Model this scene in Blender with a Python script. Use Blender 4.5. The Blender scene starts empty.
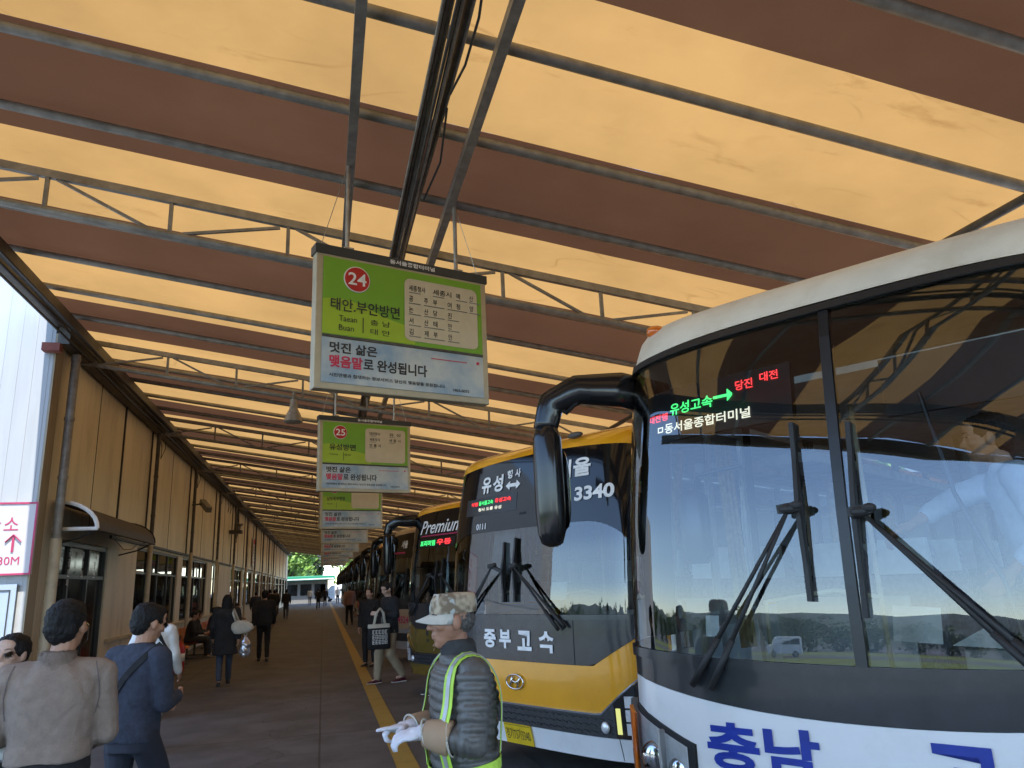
import bpy, bmesh, math, random
from mathutils import Vector, Matrix, noise
R_ = math.radians
random.seed(7)
sc = bpy.context.scene
C = sc.collection

# ------------------------------------------------------------------ materials
def new_mat(name):
    m = bpy.data.materials.new(name); m.use_nodes = True
    nt = m.node_tree; nt.nodes.clear()
    out = nt.nodes.new('ShaderNodeOutputMaterial')
    return m, nt, out
def N(nt, t, **kw):
    n = nt.nodes.new(t)
    for k, v in kw.items():
        if k.startswith('i_'): n.inputs[k[2:].replace('_', ' ')].default_value = v
        else: setattr(n, k, v)
    return n
def L(nt, a, b): nt.links.new(a, b)
def c4(c): return (c[0], c[1], c[2], 1)
def ramp_noise(nt, scale, lo, hi, detail=6, rough=.6, coord='Object', stretch=None, p0=.35, p1=.65):
    tc = N(nt, 'ShaderNodeTexCoord')
    src = tc.outputs[coord]
    if stretch:
        mp = N(nt, 'ShaderNodeMapping'); mp.inputs['Scale'].default_value = stretch
        L(nt, src, mp.inputs['Vector']); src = mp.outputs['Vector']
    nz = N(nt, 'ShaderNodeTexNoise'); nz.inputs['Scale'].default_value = scale
    nz.inputs['Detail'].default_value = detail; nz.inputs['Roughness'].default_value = rough
    L(nt, src, nz.inputs['Vector'])
    rp = N(nt, 'ShaderNodeValToRGB')
    rp.color_ramp.elements[0].position = p0; rp.color_ramp.elements[0].color = c4(lo)
    rp.color_ramp.elements[1].position = p1; rp.color_ramp.elements[1].color = c4(hi)
    L(nt, nz.outputs['Fac'], rp.inputs['Fac'])
    return rp.outputs['Color'], nz.outputs['Fac']
def mixc(nt, fac, a, b, mode='MIX'):
    m = N(nt, 'ShaderNodeMix', data_type='RGBA', blend_type=mode)
    if isinstance(fac, (int, float)): m.inputs[0].default_value = fac
    else: L(nt, fac, m.inputs[0])
    for i, v in ((6, a), (7, b)):
        if isinstance(v, tuple): m.inputs[i].default_value = c4(v)
        else: L(nt, v, m.inputs[i])
    return m.outputs[2]
def mat(name, col, rough=.6, metal=0., var=.12, scale=6., bump=0., bscale=None, dirt=None, dirt_scale=1.2, stretch=None, coat=0., spec=.5, sheen=0.):
    m, nt, out = new_mat(name)
    p = N(nt, 'ShaderNodeBsdfPrincipled')
    p.inputs['Roughness'].default_value = rough; p.inputs['Metallic'].default_value = metal
    p.inputs['Specular IOR Level'].default_value = spec
    p.inputs['Coat Weight'].default_value = coat; p.inputs['Coat Roughness'].default_value = .05
    lo = tuple(max(0, c*(1-var)) for c in col); hi = tuple(min(1, c*(1+var)) for c in col)
    cc, fac = ramp_noise(nt, scale, lo, hi, stretch=stretch)
    if dirt:
        _, f2 = ramp_noise(nt, dirt_scale, (0,0,0), (1,1,1), detail=8, rough=.7, stretch=stretch)
        mr = N(nt, 'ShaderNodeMapRange'); mr.inputs['From Min'].default_value = .5; mr.inputs['From Max'].default_value = .75
        mr.inputs['To Max'].default_value = dirt[3] if len(dirt) > 3 else .6
        L(nt, f2, mr.inputs['Value'])
        cc = mixc(nt, mr.outputs['Result'], cc, tuple(dirt[:3]))
    L(nt, cc, p.inputs['Base Color'])
    if bump:
        bp = N(nt, 'ShaderNodeBump'); bp.inputs['Strength'].default_value = bump; bp.inputs['Distance'].default_value = .01
        _, f3 = ramp_noise(nt, bscale or scale*4, (0,0,0), (1,1,1), stretch=stretch)
        L(nt, f3, bp.inputs['Height']); L(nt, bp.outputs['Normal'], p.inputs['Normal'])
    L(nt, p.outputs[0], out.inputs[0])
    return m
def emis(name, col, st):
    m, nt, out = new_mat(name)
    e = N(nt, 'ShaderNodeEmission'); e.inputs[0].default_value = c4(col); e.inputs[1].default_value = st
    L(nt, e.outputs[0], out.inputs[0]); return m
def glass(name, tint, ior=1.6, rough=0., base=0.0, body=(.02,.02,.02)):
    m, nt, out = new_mat(name)
    fr = N(nt, 'ShaderNodeFresnel'); fr.inputs['IOR'].default_value = ior
    tr = N(nt, 'ShaderNodeBsdfTransparent'); tr.inputs[0].default_value = c4(tint)
    gl = N(nt, 'ShaderNodeBsdfGlossy'); gl.inputs['Roughness'].default_value = rough
    mx = N(nt, 'ShaderNodeMixShader')
    ab = N(nt, 'ShaderNodeNewGeometry')
    src = tr.outputs[0]
    if base:
        df = N(nt, 'ShaderNodeBsdfDiffuse'); df.inputs[0].default_value = c4(body)
        m2 = N(nt, 'ShaderNodeMixShader'); m2.inputs[0].default_value = base
        L(nt, tr.outputs[0], m2.inputs[1]); L(nt, df.outputs[0], m2.inputs[2]); src = m2.outputs[0]
    L(nt, fr.outputs[0], mx.inputs[0]); L(nt, src, mx.inputs[1]); L(nt, gl.outputs[0], mx.inputs[2])
    L(nt, mx.outputs[0], out.inputs[0]); return m
def canvas(name, trans, diff, stain, st_amt):
    m, nt, out = new_mat(name)
    tc = N(nt, 'ShaderNodeTexCoord')
    # soft cloudy variation + sparse brown creases
    a, _ = ramp_noise(nt, .55, tuple(c*.84 for c in trans), tuple(min(1, c*1.07) for c in trans), detail=5)
    b, f = ramp_noise(nt, 1.1, (0,0,0), (1,1,1), detail=10, rough=.72, stretch=(.6, 2.2, 1))
    mr = N(nt, 'ShaderNodeMapRange'); mr.inputs['From Min'].default_value = .60; mr.inputs['From Max'].default_value = .74
    mr.inputs['To Max'].default_value = st_amt
    L(nt, f, mr.inputs['Value'])
    col = mixc(nt, mr.outputs['Result'], a, stain)
    # thin crease lines: distance to voronoi edges broken by noise
    vo = N(nt, 'ShaderNodeTexVoronoi', feature='DISTANCE_TO_EDGE'); vo.inputs['Scale'].default_value = .8
    mp = N(nt, 'ShaderNodeMapping'); mp.inputs['Scale'].default_value = (.7, 1.6, 1)
    L(nt, tc.outputs['Object'], mp.inputs[0])
    wn = N(nt, 'ShaderNodeTexNoise'); wn.inputs['Scale'].default_value = 1.2; wn.inputs['Detail'].default_value = 1; L(nt, mp.outputs[0], wn.inputs['Vector'])
    ad = N(nt, 'ShaderNodeVectorMath', operation='ADD'); L(nt, mp.outputs[0], ad.inputs[0]); L(nt, wn.outputs['Color'], ad.inputs[1])
    L(nt, ad.outputs[0], vo.inputs['Vector'])
    m2 = N(nt, 'ShaderNodeMapRange'); m2.inputs['From Min'].default_value = 0; m2.inputs['From Max'].default_value = .02
    m2.inputs['To Min'].default_value = 1; m2.inputs['To Max'].default_value = 0
    L(nt, vo.outputs['Distance'], m2.inputs['Value'])
    nb = N(nt, 'ShaderNodeTexNoise'); nb.inputs['Scale'].default_value = .9; L(nt, tc.outputs['Object'], nb.inputs['Vector'])
    m3 = N(nt, 'ShaderNodeMapRange'); m3.inputs['From Min'].default_value = .55; m3.inputs['From Max'].default_value = .66; m3.inputs['To Max'].default_value = .4
    L(nt, nb.outputs['Fac'], m3.inputs['Value'])
    mu = N(nt, 'ShaderNodeMath', operation='MULTIPLY'); L(nt, m2.outputs[0], mu.inputs[0]); L(nt, m3.outputs[0], mu.inputs[1])
    col = mixc(nt, mu.outputs[0], col, stain)
    tr = N(nt, 'ShaderNodeBsdfTranslucent'); L(nt, col, tr.inputs[0])
    df = N(nt, 'ShaderNodeBsdfDiffuse'); df.inputs[0].default_value = c4(diff)
    bp = N(nt, 'ShaderNodeBump'); bp.inputs['Strength'].default_value = .5; bp.inputs['Distance'].default_value = .05
    wv = N(nt, 'ShaderNodeTexNoise'); wv.inputs['Scale'].default_value = 1.6; wv.inputs['Detail'].default_value = 4
    L(nt, tc.outputs['Object'], wv.inputs['Vector']); L(nt, wv.outputs['Fac'], bp.inputs['Height'])
    L(nt, bp.outputs[0], tr.inputs['Normal']); L(nt, bp.outputs[0], df.inputs['Normal'])
    ads = N(nt, 'ShaderNodeAddShader'); L(nt, tr.outputs[0], ads.inputs[0]); L(nt, df.outputs[0], ads.inputs[1])
    L(nt, ads.outputs[0], out.inputs[0]); return m

M = {}
M['can_y'] = canvas('canvas_amber', (.195,.107,.034), (.08,.048,.022), (.08,.033,.008), .6)
M['can_b'] = canvas('canvas_brown', (.029,.013,.0065), (.075,.046,.030), (.025,.012,.008), .5)
M['steel'] = mat('roof_steel', (.27,.265,.245), .55, .3, .2, 9, .1, 40, dirt=(.15,.115,.085,.5), dirt_scale=3)
M['steel_d'] = mat('roof_steel_dark', (.085,.078,.07), .55, .3, .25, 9, .2, 40, dirt=(.04,.03,.02,.6), dirt_scale=3)
M['galv'] = mat('galvanised_pipe', (.42,.41,.38), .4, .5, .2, 14)
M['cable'] = mat('cable_sheath', (.03,.03,.032), .5, 0, .2, 20)
M['cable_g'] = mat('cable_grey', (.2,.2,.2), .5, 0, .2, 20)
M['rust'] = mat('rusty_bracket', (.20,.06,.045), .8)
M['wall'] = mat('beige_wall', (.74,.67,.52), .75, 0, .05, .8, .05, 30, dirt=(.22,.18,.12,.45), dirt_scale=1.1, stretch=(2,2,.45))
M['wall_d'] = mat('beige_wall_worn', (.34,.29,.21), .8, 0, .08, 1.2, .1, 30, dirt=(.16,.13,.09,.7), dirt_scale=2.0, stretch=(2,2,.5))
M['batten'] = mat('dark_batten', (.035,.03,.028), .6)
M['cream'] = mat('cream_paint', (.55,.48,.34), .6, 0, .1, 5, dirt=(.25,.2,.13,.5), dirt_scale=4)
M['white_wall'] = mat('white_corrugated', (.38,.40,.42), .6, 0, .04, 2, dirt=(.32,.33,.34,.5), dirt_scale=1.5, stretch=(3,3,.3))
M['white_wall_g'] = mat('grey_plinth', (.42,.43,.43), .8, 0, .1, 3, .2)
M['white'] = mat('white_paint', (.78,.78,.76), .4)
M['sign_white'] = mat('sign_white', (.50,.48,.50), .5, 0, .02)
M['crimson'] = mat('crimson_print', (.42,.03,.10), .5)
M['pale_blue'] = mat('pale_board', (.34,.41,.50), .5, 0, .03)
M['frame_dk'] = mat('dark_frame', (.04,.035,.03), .4, .4)
M['win'] = glass('building_glass', (.35,.35,.33), 1.5, .01, .35, (.03,.028,.025))
M['door_dark'] = mat('dark_door_glass', (.012,.013,.014), .12)
M['awn'] = mat('awning_brown', (.045,.035,.03), .6, 0, .2, 8)
M['concrete'] = mat('platform_concrete', (.098,.089,.081), .65, 0, .25, 1.7, .15, 120, dirt=(.055,.049,.044,.85), dirt_scale=.55)
M['asphalt'] = mat('asphalt', (.085,.08,.075), .8, 0, .2, 1.4, .3, 80)
M['yline'] = mat('yellow_line', (.38,.24,.04), .6, 0, .15, 5, .2, 80, dirt=(.22,.15,.07,.8), dirt_scale=5)
M['grass'] = mat('grass', (.14,.17,.03), .9, 0, .3, 1.2, .5, 40)
M['orange'] = mat('orange_plastic', (.80,.22,.02), .4)
M['red'] = mat('red_enamel', (.45,.015,.015), .3)
M['black'] = mat('black_plastic', (.012,.012,.013), .35)
M['black_m'] = mat('black_matte', (.02,.02,.021), .6, 0, .3, 8)
M['black_g'] = mat('black_gloss', (.010,.010,.011), .06, 0, .1, 8, coat=1)
M['black_s'] = mat('black_satin', (.012,.012,.013), .16, 0, .1, 8)
M['rubber'] = mat('rubber', (.015,.015,.015), .55)
M['tyre'] = mat('tyre', (.02,.02,.02), .8)
M['chrome'] = mat('chrome', (.75,.75,.75), .12, 1)
M['lens'] = mat('lamp_reflector', (.80,.82,.85), .28, .5, .1, 20)
M['lens_glass'] = glass('lamp_glass', (.95,.95,.95), 1.5)
M['amber'] = mat('amber_lens', (.75,.16,.01), .15, coat=1)
M['drl'] = emis('lit_strip', (.80,.85,.30), .22)
M['bus_white'] = mat('bus_white', (.78,.79,.80), .22, 0, .03, 3, coat=.6, dirt=(.55,.53,.49,.4), dirt_scale=2.2)
M['bus_cream'] = mat('bus_cream_roof', (.70,.64,.53), .45, 0, .06, 3, dirt=(.42,.33,.22,.5), dirt_scale=2.5)
M['bus_band'] = mat('bus_dark_band', (.022,.025,.03), .25, 0, .2, 3, coat=.3, dirt=(.06,.065,.07,.5), dirt_scale=2.5)
M['bus_yellow'] = mat('bus_yellow', (.80,.36,.012), .2, 0, .05, 3, coat=.8, dirt=(.55,.26,.03,.35), dirt_scale=2.0)
M['bus_olive'] = mat('bus_olive_gold', (.20,.145,.035), .25, .4, .08, 3, coat=.8)
M['bus_beige'] = mat('bus_beige', (.42,.30,.19), .35, .1, .06, 3, coat=.5)
M['bus_silver'] = mat('bus_silver', (.45,.45,.45), .3, .4, .06, 3, coat=.5)
M['bus_red'] = mat('bus_red', (.4,.03,.02), .3, 0, .06, 3, coat=.5)
M['bus_green'] = mat('bus_green', (.02,.16,.08), .3, 0, .06, 3, coat=.5)
M['grille'] = mat('grille_dark', (.03,.032,.036), .4, 0, .3, 30, .3, 90)
M['blue_txt'] = mat('blue_lettering', (.012,.035,.30), .35)
M['white_txt'] = mat('white_lettering', (.82,.82,.82), .4)
M['plate'] = mat('yellow_plate', (.75,.50,.02), .4)
M['ink'] = mat('dark_ink', (.03,.03,.03), .5)
M['ws'] = glass('windshield_glass', (.85,.90,.90), 2.2)
M['ws2'] = glass('windshield_glass_tinted', (.5,.54,.54), 2.1)
M['side_glass'] = glass('side_window_glass', (.55,.6,.58), 1.6)
M['frit'] = mat('glass_frit', (.008,.008,.009), .05, 0, .1, 5, spec=.45)
M['int_grey'] = mat('bus_interior_grey', (.42,.42,.42), .7)
M['int_light'] = mat('bus_ceiling', (.6,.58,.55), .7)
M['int_dark'] = mat('bus_interior_dark', (.035,.035,.038), .7)
M['seat'] = mat('seat_fabric', (.20,.17,.20), .9, 0, .3, 30)
M['seat_w'] = mat('headrest_cover', (.6,.6,.58), .8)
M['curtain'] = mat('bus_curtain', (.38,.26,.12), .9, 0, .2, 20)
M['led_r'] = emis('led_red', (1,.05,.06), .5)
M['led_g'] = emis('led_green', (.08,1,.25), .4)
M['led_w'] = emis('led_white', (.95,.95,.8), .3)
M['paper'] = mat('paper', (.75,.75,.72), .6)
# sign colours
M['s_green'] = mat('sign_green', (.19,.42,.03), .4, 0, .05, 2)
M['s_lime'] = mat('sign_lime', (.36,.52,.03), .4, 0, .05, 2)
M['s_red'] = mat('sign_red', (.50,.02,.02), .4)
M['s_cream'] = mat('sign_cream', (.62,.54,.38), .5, 0, .04)
M['s_frame'] = mat('sign_frame', (.46,.40,.28), .45, .3, .1)
M['s_head'] = mat('sign_header', (.035,.045,.05), .4)
M['s_redtxt'] = mat('sign_red_text', (.62,.04,.09), .5)
M['s_grey'] = mat('sign_grey_text', (.22,.22,.2), .5)
def sky_print():
    m, nt, out = new_mat('sky_print')
    p = N(nt, 'ShaderNodeBsdfPrincipled'); p.inputs['Roughness'].default_value = .4
    c, _ = ramp_noise(nt, 2.2, (.26,.38,.50), (.55,.58,.56), detail=4, p0=.4, p1=.62)
    L(nt, c, p.inputs['Base Color']); L(nt, p.outputs[0], out.inputs[0]); return m
M['s_sky'] = sky_print()
# people
M['skin'] = mat('skin', (.46,.25,.16), .5, 0, .08, 14)
M['skin2'] = mat('skin_tan', (.38,.19,.12), .5, 0, .10, 14)
M['skin3'] = mat('skin_pale', (.56,.36,.27), .5, 0, .05, 14)
M['hair'] = mat('black_hair', (.010,.009,.009), .6, 0, .5, 60, .8, 160, stretch=(1,1,.2), spec=.3)
M['hair_g'] = mat('greying_hair', (.10,.095,.09), .7, 0, .5, 80, .6, 120)
M['eye'] = mat('eye_dark', (.01,.008,.007), .1)
M['beige_j'] = mat('beige_jacket', (.30,.235,.195), .9, 0, .10, 22, .6, 220)
M['beige_jl'] = mat('jacket_lining', (.17,.14,.13), .85)
M['navy'] = mat('navy_knit', (.045,.055,.085), .9, 0, .2, 30, .7, 200)
M['navy_d'] = mat('navy_trousers', (.028,.032,.048), .85)
M['cloth_k'] = mat('black_cloth', (.014,.014,.016), .85, 0, .3, 20, .2, 60)
M['cloth_g'] = mat('grey_cloth', (.17,.17,.17), .85, 0, .15, 20)
M['jeans'] = mat('jeans', (.05,.065,.09), .85, 0, .2, 30)
M['light_trs'] = mat('light_trousers', (.55,.56,.60), .8)
M['puff_w'] = mat('white_puffer', (.70,.68,.64), .6, 0, .06, 8)
M['khaki'] = mat('khaki_trousers', (.33,.25,.16), .85, 0, .1, 12)
M['maroon'] = mat('maroon_shoe', (.09,.012,.02), .6)
M['puff_g'] = mat('grey_puffer', (.115,.112,.105), .42, .15, .15, 12, .3, 50)
M['collar'] = mat('dark_collar', (.035,.036,.038), .8, 0, .2, 40)
M['lime'] = mat('lime_strap', (.52,.82,.08), .5)
M['silver'] = mat('silver_tape', (.45,.46,.46), .4, .3)
M['glove'] = mat('white_glove', (.74,.73,.80), .8, 0, .04, 30, .3, 160)
M['sleeve'] = mat('tan_sleeve', (.40,.27,.17), .75, 0, .06, 10)
M['coat_k'] = mat('charcoal_coat', (.022,.021,.022), .9, 0, .3, 10, .2, 30)
M['tote_w'] = mat('cream_canvas_bag', (.56,.52,.43), .8)
M['shirt_b'] = mat('pale_blue_shirt', (.60,.70,.85), .8)
M['pinkish'] = mat('dusty_pink_cloth', (.35,.2,.17), .8)
M['silverbag'] = mat('silver_bag', (.6,.6,.62), .2, .7, .2, 10)
def camo():
    m, nt, out = new_mat('camo_cloth')
    p = N(nt, 'ShaderNodeBsdfPrincipled'); p.inputs['Roughness'].default_value = .85
    a, _ = ramp_noise(nt, 11, (.20,.15,.10), (.50,.42,.30), detail=2, p0=.46, p1=.54)
    b, f = ramp_noise(nt, 17, (0,0,0), (1,1,1), detail=2, p0=.55, p1=.6)
    c = mixc(nt, b, a, (.42,.45,.42)); L(nt, c, p.inputs['Base Color'])
    L(nt, p.outputs[0], out.inputs[0]); return m
M['camo'] = camo()
M['camo_l'] = mat('cap_light_cloth', (.52,.50,.44), .85, 0, .12, 14)
M['bark'] = mat('bark', (.10,.075,.05), .9, 0, .3, 6, .6, 30)
M['leaf'] = mat('leaf_green', (.16,.26,.04), .6, 0, .4, 1.2)
M['leaf_d'] = mat('leaf_dark', (.05,.085,.022), .6, 0, .4, 1.2)
M['leaf_o'] = mat('leaf_orange', (.42,.20,.04), .6, 0, .4, 1.2)
M['bounce_forecourt'] = mat('bounce_concrete', (.24,.235,.22), .8, 0, .15, .8)  # pale tone chosen to bounce daylight in from the left
M['hill'] = mat('hill_green', (.07,.085,.07), .9, 0, .3, .01)
M['kiosk_green'] = mat('kiosk_green', (.03,.30,.16), .5)
M['van_white'] = mat('van_white', (.75,.76,.77), .25, coat=.6)
M['bld'] = mat('far_building', (.42,.40,.37), .8, 0, .1, .5)

# ------------------------------------------------------------------ mesh helpers
class MB:
    def __init__(s): s.v = []; s.f = []; s.m = []; s.mi = 0
    def add(s, vs, fs):
        b = len(s.v); s.v += [tuple(v) for v in vs]; s.f += [tuple(i+b for i in f) for f in fs]; s.m += [s.mi]*len(fs)
    def box(s, x0, x1, y0, y1, z0, z1, bev=0):
        vs = [(x, y, z) for x in (x0, x1) for y in (y0, y1) for z in (z0, z1)]
        s.add(vs, [(0,1,3,2), (4,6,7,5), (0,4,5,1), (2,3,7,6), (0,2,6,4), (1,5,7,3)])
    def bar(s, p, q, w, h=None, up=(0,0,1)):
        h = h or w; p = Vector(p); q = Vector(q); d = (q-p).normalized(); up = Vector(up)
        if abs(d.dot(up)) > .98: up = Vector((0,1,0))
        a = d.cross(up).normalized(); b = a.cross(d)
        vs = []
        for c in (p, q):
            for i, j in ((-1,-1), (1,-1), (1,1), (-1,1)): vs.append(c + a*i*w/2 + b*j*h/2)
        s.add(vs, [(0,3,2,1), (4,5,6,7), (0,1,5,4), (1,2,6,5), (2,3,7,6), (3,0,4,7)])
    def tube(s, pts, r, n=8, cap=True):
        pts = [Vector(p) for p in pts]; rs = r if isinstance(r, (list, tuple)) else [r]*len(pts)
        vs = []; up = Vector((0,0,1)); a = None
        for i, p in enumerate(pts):
            d = (pts[min(i+1, len(pts)-1)] - pts[max(i-1, 0)]).normalized()
            if a is None:
                u = up if abs(d.dot(up)) < .95 else Vector((1,0,0)); a = d.cross(u).normalized()
            else: a = (a - d*a.dot(d)).normalized()
            b = d.cross(a)
            for k in range(n):
                t = 2*math.pi*k/n; vs.append(p + (a*math.cos(t) + b*math.sin(t))*rs[i])
        fs = []
        for i in range(len(pts)-1):
            for k in range(n): fs.append((i*n+k, i*n+(k+1) % n, (i+1)*n+(k+1) % n, (i+1)*n+k))
        if cap: fs.append(tuple(range(n-1, -1, -1))); fs.append(tuple((len(pts)-1)*n+k for k in range(n)))
        s.add(vs, fs)
    def loft(s, rings, n=20, sup=2.0):
        """rings: (center, rx, ry[, axis matrix]) elliptical, capped"""
        vs = []; fs = []
        for rg in rings:
            c, rx, ry = Vector(rg[0]), rg[1], rg[2]; mt = rg[3] if len(rg) > 3 else Matrix.Identity(3)
            for k in range(n):
                t = 2*math.pi*k/n; cx, sx = math.cos(t), math.sin(t)
                e = 2/sup; x = math.copysign(abs(cx)**e, cx)*rx; y = math.copysign(abs(sx)**e, sx)*ry
                vs.append(c + mt @ Vector((x, y, 0)))
        for i in range(len(rings)-1):
            for k in range(n): fs.append((i*n+k, i*n+(k+1) % n, (i+1)*n+(k+1) % n, (i+1)*n+k))
        fs.append(tuple(range(n-1, -1, -1))); fs.append(tuple((len(rings)-1)*n+k for k in range(n)))
        s.add(vs, fs)
    def ell(s, c, r, n=14, m=9, mt=None):
        c = Vector(c); r = (r, r, r) if isinstance(r, (int, float)) else r; mt = mt or Matrix.Identity(3)
        vs = [c + mt @ Vector((0, 0, -r[2]))]; fs = []
        for j in range(1, m):
            ph = -math.pi/2 + math.pi*j/m
            for k in range(n):
                t = 2*math.pi*k/n
                vs.append(c + mt @ Vector((r[0]*math.cos(ph)*math.cos(t), r[1]*math.cos(ph)*math.sin(t), r[2]*math.sin(ph))))
        vs.append(c + mt @ Vector((0, 0, r[2])))
        for k in range(n): fs.append((0, 1+(k+1) % n, 1+k))
        for j in range(m-2):
            for k in range(n): fs.append((1+j*n+k, 1+j*n+(k+1) % n, 1+(j+1)*n+(k+1) % n, 1+(j+1)*n+k))
        t = 1+(m-2)*n; e = len(vs)-1
        for k in range(n): fs.append((t+k, t+(k+1) % n, e))
        s.add(vs, fs)
    def cap(s, p, q, r0, r1, n=12):
        """tapered capsule"""
        p = Vector(p); q = Vector(q); d = (q-p); l = d.length
        if l < 1e-5: return s.ell(p, r0)
        d /= l; pts = []; rs = []
        for k in range(5):
            a = math.pi/2*k/4; pts.append(p - d*r0*math.cos(a)); rs.append(max(.0005, r0*math.sin(a)))
        for k in range(5):
            a = math.pi/2*k/4; pts.append(q + d*r1*math.sin(a)); rs.append(max(.0005, r1*math.cos(a)))
        s.tube(pts, rs, n)
    def cyl(s, c, r, h, n=24, axis='Z'):
        c = Vector(c); ax = {'X': Vector((1,0,0)), 'Y': Vector((0,1,0)), 'Z': Vector((0,0,1))}[axis]
        s.tube([c-ax*h/2, c+ax*h/2], r, n)
    def mesh(s, name, mats, smooth=False):
        me = bpy.data.meshes.new(name); me.from_pydata(s.v, [], s.f)
        mats = mats if isinstance(mats, (list, tuple)) else [mats]
        for m in mats: me.materials.append(m)
        for p, i in zip(me.polygons, s.m): p.material_index = i
        if smooth: me.polygons.foreach_set('use_smooth', [True]*len(me.polygons))
        me.update(); return me
    def build(s, name, mats, parent=None, smooth=False, bevel=0, auto=None):
        o = bpy.data.objects.new(name, s.mesh(name, mats, smooth)); C.objects.link(o)
        if parent: o.parent = parent
        if bevel:
            b = o.modifiers.new('bevel', 'BEVEL'); b.width = bevel; b.segments = 2; b.limit_method = 'ANGLE'; b.angle_limit = R_(40)
        if auto: # smooth by angle
            me = o.data; me.polygons.foreach_set('use_smooth', [True]*len(me.polygons))
            bm = bmesh.new(); bm.from_mesh(me)
            for e in bm.edges:
                if len(e.link_faces) == 2 and e.calc_face_angle(0) > R_(auto): e.smooth = False
            bm.to_mesh(me); bm.free()
        return o
def tag(o, label=None, cat=None, group=None, kind=None):
    if label: o['label'] = label
    if cat: o['category'] = cat
    if group: o['group'] = group
    if kind: o['kind'] = kind
    return o
def empty(name, loc=(0,0,0), rz=0, label=None, cat=None, group=None):
    o = bpy.data.objects.new(name, None); C.objects.link(o); o.location = loc; o.rotation_euler = (0,0,rz)
    o.empty_display_size = .2
    return tag(o, label, cat, group)
def copy_tree(o, parent=None):
    c = o.copy(); C.objects.link(c); c.parent = parent
    if o.parent and parent: c.matrix_parent_inverse = o.matrix_parent_inverse.copy()
    for ch in list(o.children): copy_tree(ch, c)
    return c
_dg = None
tmp_scene = bpy.data.scenes.new('workbench')     # meshes are evaluated here, away from the big scene
def eval_mesh(o, name):
    for c in list(o.users_collection): c.objects.unlink(o)
    tmp_scene.collection.objects.link(o)
    vl = tmp_scene.view_layers[0]; vl.update(); dg = vl.depsgraph
    me = bpy.data.meshes.new_from_object(o.evaluated_get(dg))
    tmp_scene.collection.objects.unlink(o)
    return me
_tc = {}
def text_mesh(s, size=1., bold=0., align='CENTER', shear=0, space=1.):
    key = (s, bold, align, shear, space)
    if key not in _tc:
        cu = bpy.data.curves.new('lettering', 'FONT'); cu.body = s; cu.size = 1; cu.align_x = align; cu.align_y = 'CENTER'
        cu.offset = bold; cu.shear = shear; cu.space_character = space; cu.resolution_u = 4
        o = bpy.data.objects.new('lettering', cu); C.objects.link(o)
        me = eval_mesh(o, 'lettering'); bpy.data.objects.remove(o)
        _tc[key] = ([v.co.copy() for v in me.vertices], [tuple(p.vertices) for p in me.polygons])
    return _tc[key]
def text_fit(s, x0, x1, y0, y1, fn, bold=.01, shear=0, space=1.):
    """fit glyph box into rectangle (x0..x1, y0..y1) of a 2-D chart, mapped by fn to 3-D; returns verts, faces"""
    vs, fs = text_mesh(s, 1, bold, 'CENTER', shear, space)
    ax = [v.x for v in vs]; ay = [v.y for v in vs]
    a, b, c, d = min(ax), max(ax), min(ay), max(ay)
    sx = (x1-x0)/(b-a) if b > a else 1; sy = (y1-y0)/(d-c) if d > c else 1
    return [fn(x0+(v.x-a)*sx, y0+(v.y-c)*sy) for v in vs], fs

def remesh(mb, name, mats, voxel, parent=None, smooth_it=3, disp=None, fac=.5):
    o = mb.build('tmp', mats)
    r = o.modifiers.new('r', 'REMESH'); r.mode = 'VOXEL'; r.voxel_size = voxel; r.use_smooth_shade = True
    if smooth_it:
        s = o.modifiers.new('s', 'SMOOTH'); s.iterations = smooth_it; s.factor = fac
    me = eval_mesh(o, name); old = o.data
    bpy.data.objects.remove(o); bpy.data.meshes.remove(old)
    me.materials.clear()
    for m in (mats if isinstance(mats, (list, tuple)) else [mats]): me.materials.append(m)
    if disp:
        me.update(); ns = [v.normal.copy() for v in me.vertices]
        for v, n in zip(me.vertices, ns): v.co += n*disp(v.co)
    me.polygons.foreach_set('use_smooth', [True]*len(me.polygons)); me.update()
    me.name = name
    ob = bpy.data.objects.new(name, me); C.objects.link(ob)
    if parent: ob.parent = parent
    return ob

# ------------------------------------------------------------------ camera, light, world
F, AZ, PI_, RO, H = 745., R_(14.4), R_(14.7), R_(2.5), 1.7
fw = Vector((math.sin(AZ)*math.cos(PI_), math.cos(AZ)*math.cos(PI_), math.sin(PI_)))
rt = Vector((math.cos(AZ), -math.sin(AZ), 0)); up = rt.cross(fw)
rt2 = rt*math.cos(RO) - up*math.sin(RO); up2 = up*math.cos(RO) + rt*math.sin(RO)
cam = bpy.data.cameras.new('camera'); co = bpy.data.objects.new('camera', cam); C.objects.link(co)
co.matrix_world = Matrix(((rt2.x, up2.x, -fw.x, 0), (rt2.y, up2.y, -fw.y, 0), (rt2.z, up2.z, -fw.z, H), (0,0,0,1)))
cam.sensor_width = 36; cam.lens = F/1024*36; cam.clip_end = 3000; cam.clip_start = .05
sc.camera = co
SUN_EL, SUN_AZ = 66, 184     # azimuth measured from +y towards +x
w = bpy.data.worlds.new('World'); sc.world = w; w.use_nodes = True
nt = w.node_tree; bg = nt.nodes['Background']
sky = nt.nodes.new('ShaderNodeTexSky'); sky.sky_type = 'NISHITA'; sky.sun_disc = False
sky.sun_elevation = R_(SUN_EL); sky.sun_rotation = R_(SUN_AZ); sky.air_density = 1.0; sky.dust_density = .15; sky.ozone_density = 3.5
nt.links.new(sky.outputs[0], bg.inputs[0]); bg.inputs[1].default_value = .15
sl = bpy.data.lights.new('sun', 'SUN'); sl.energy = 2.2; sl.angle = R_(.5); sl.color = (1, .95, .87)
so = bpy.data.objects.new('sun', sl); C.objects.link(so)
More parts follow.
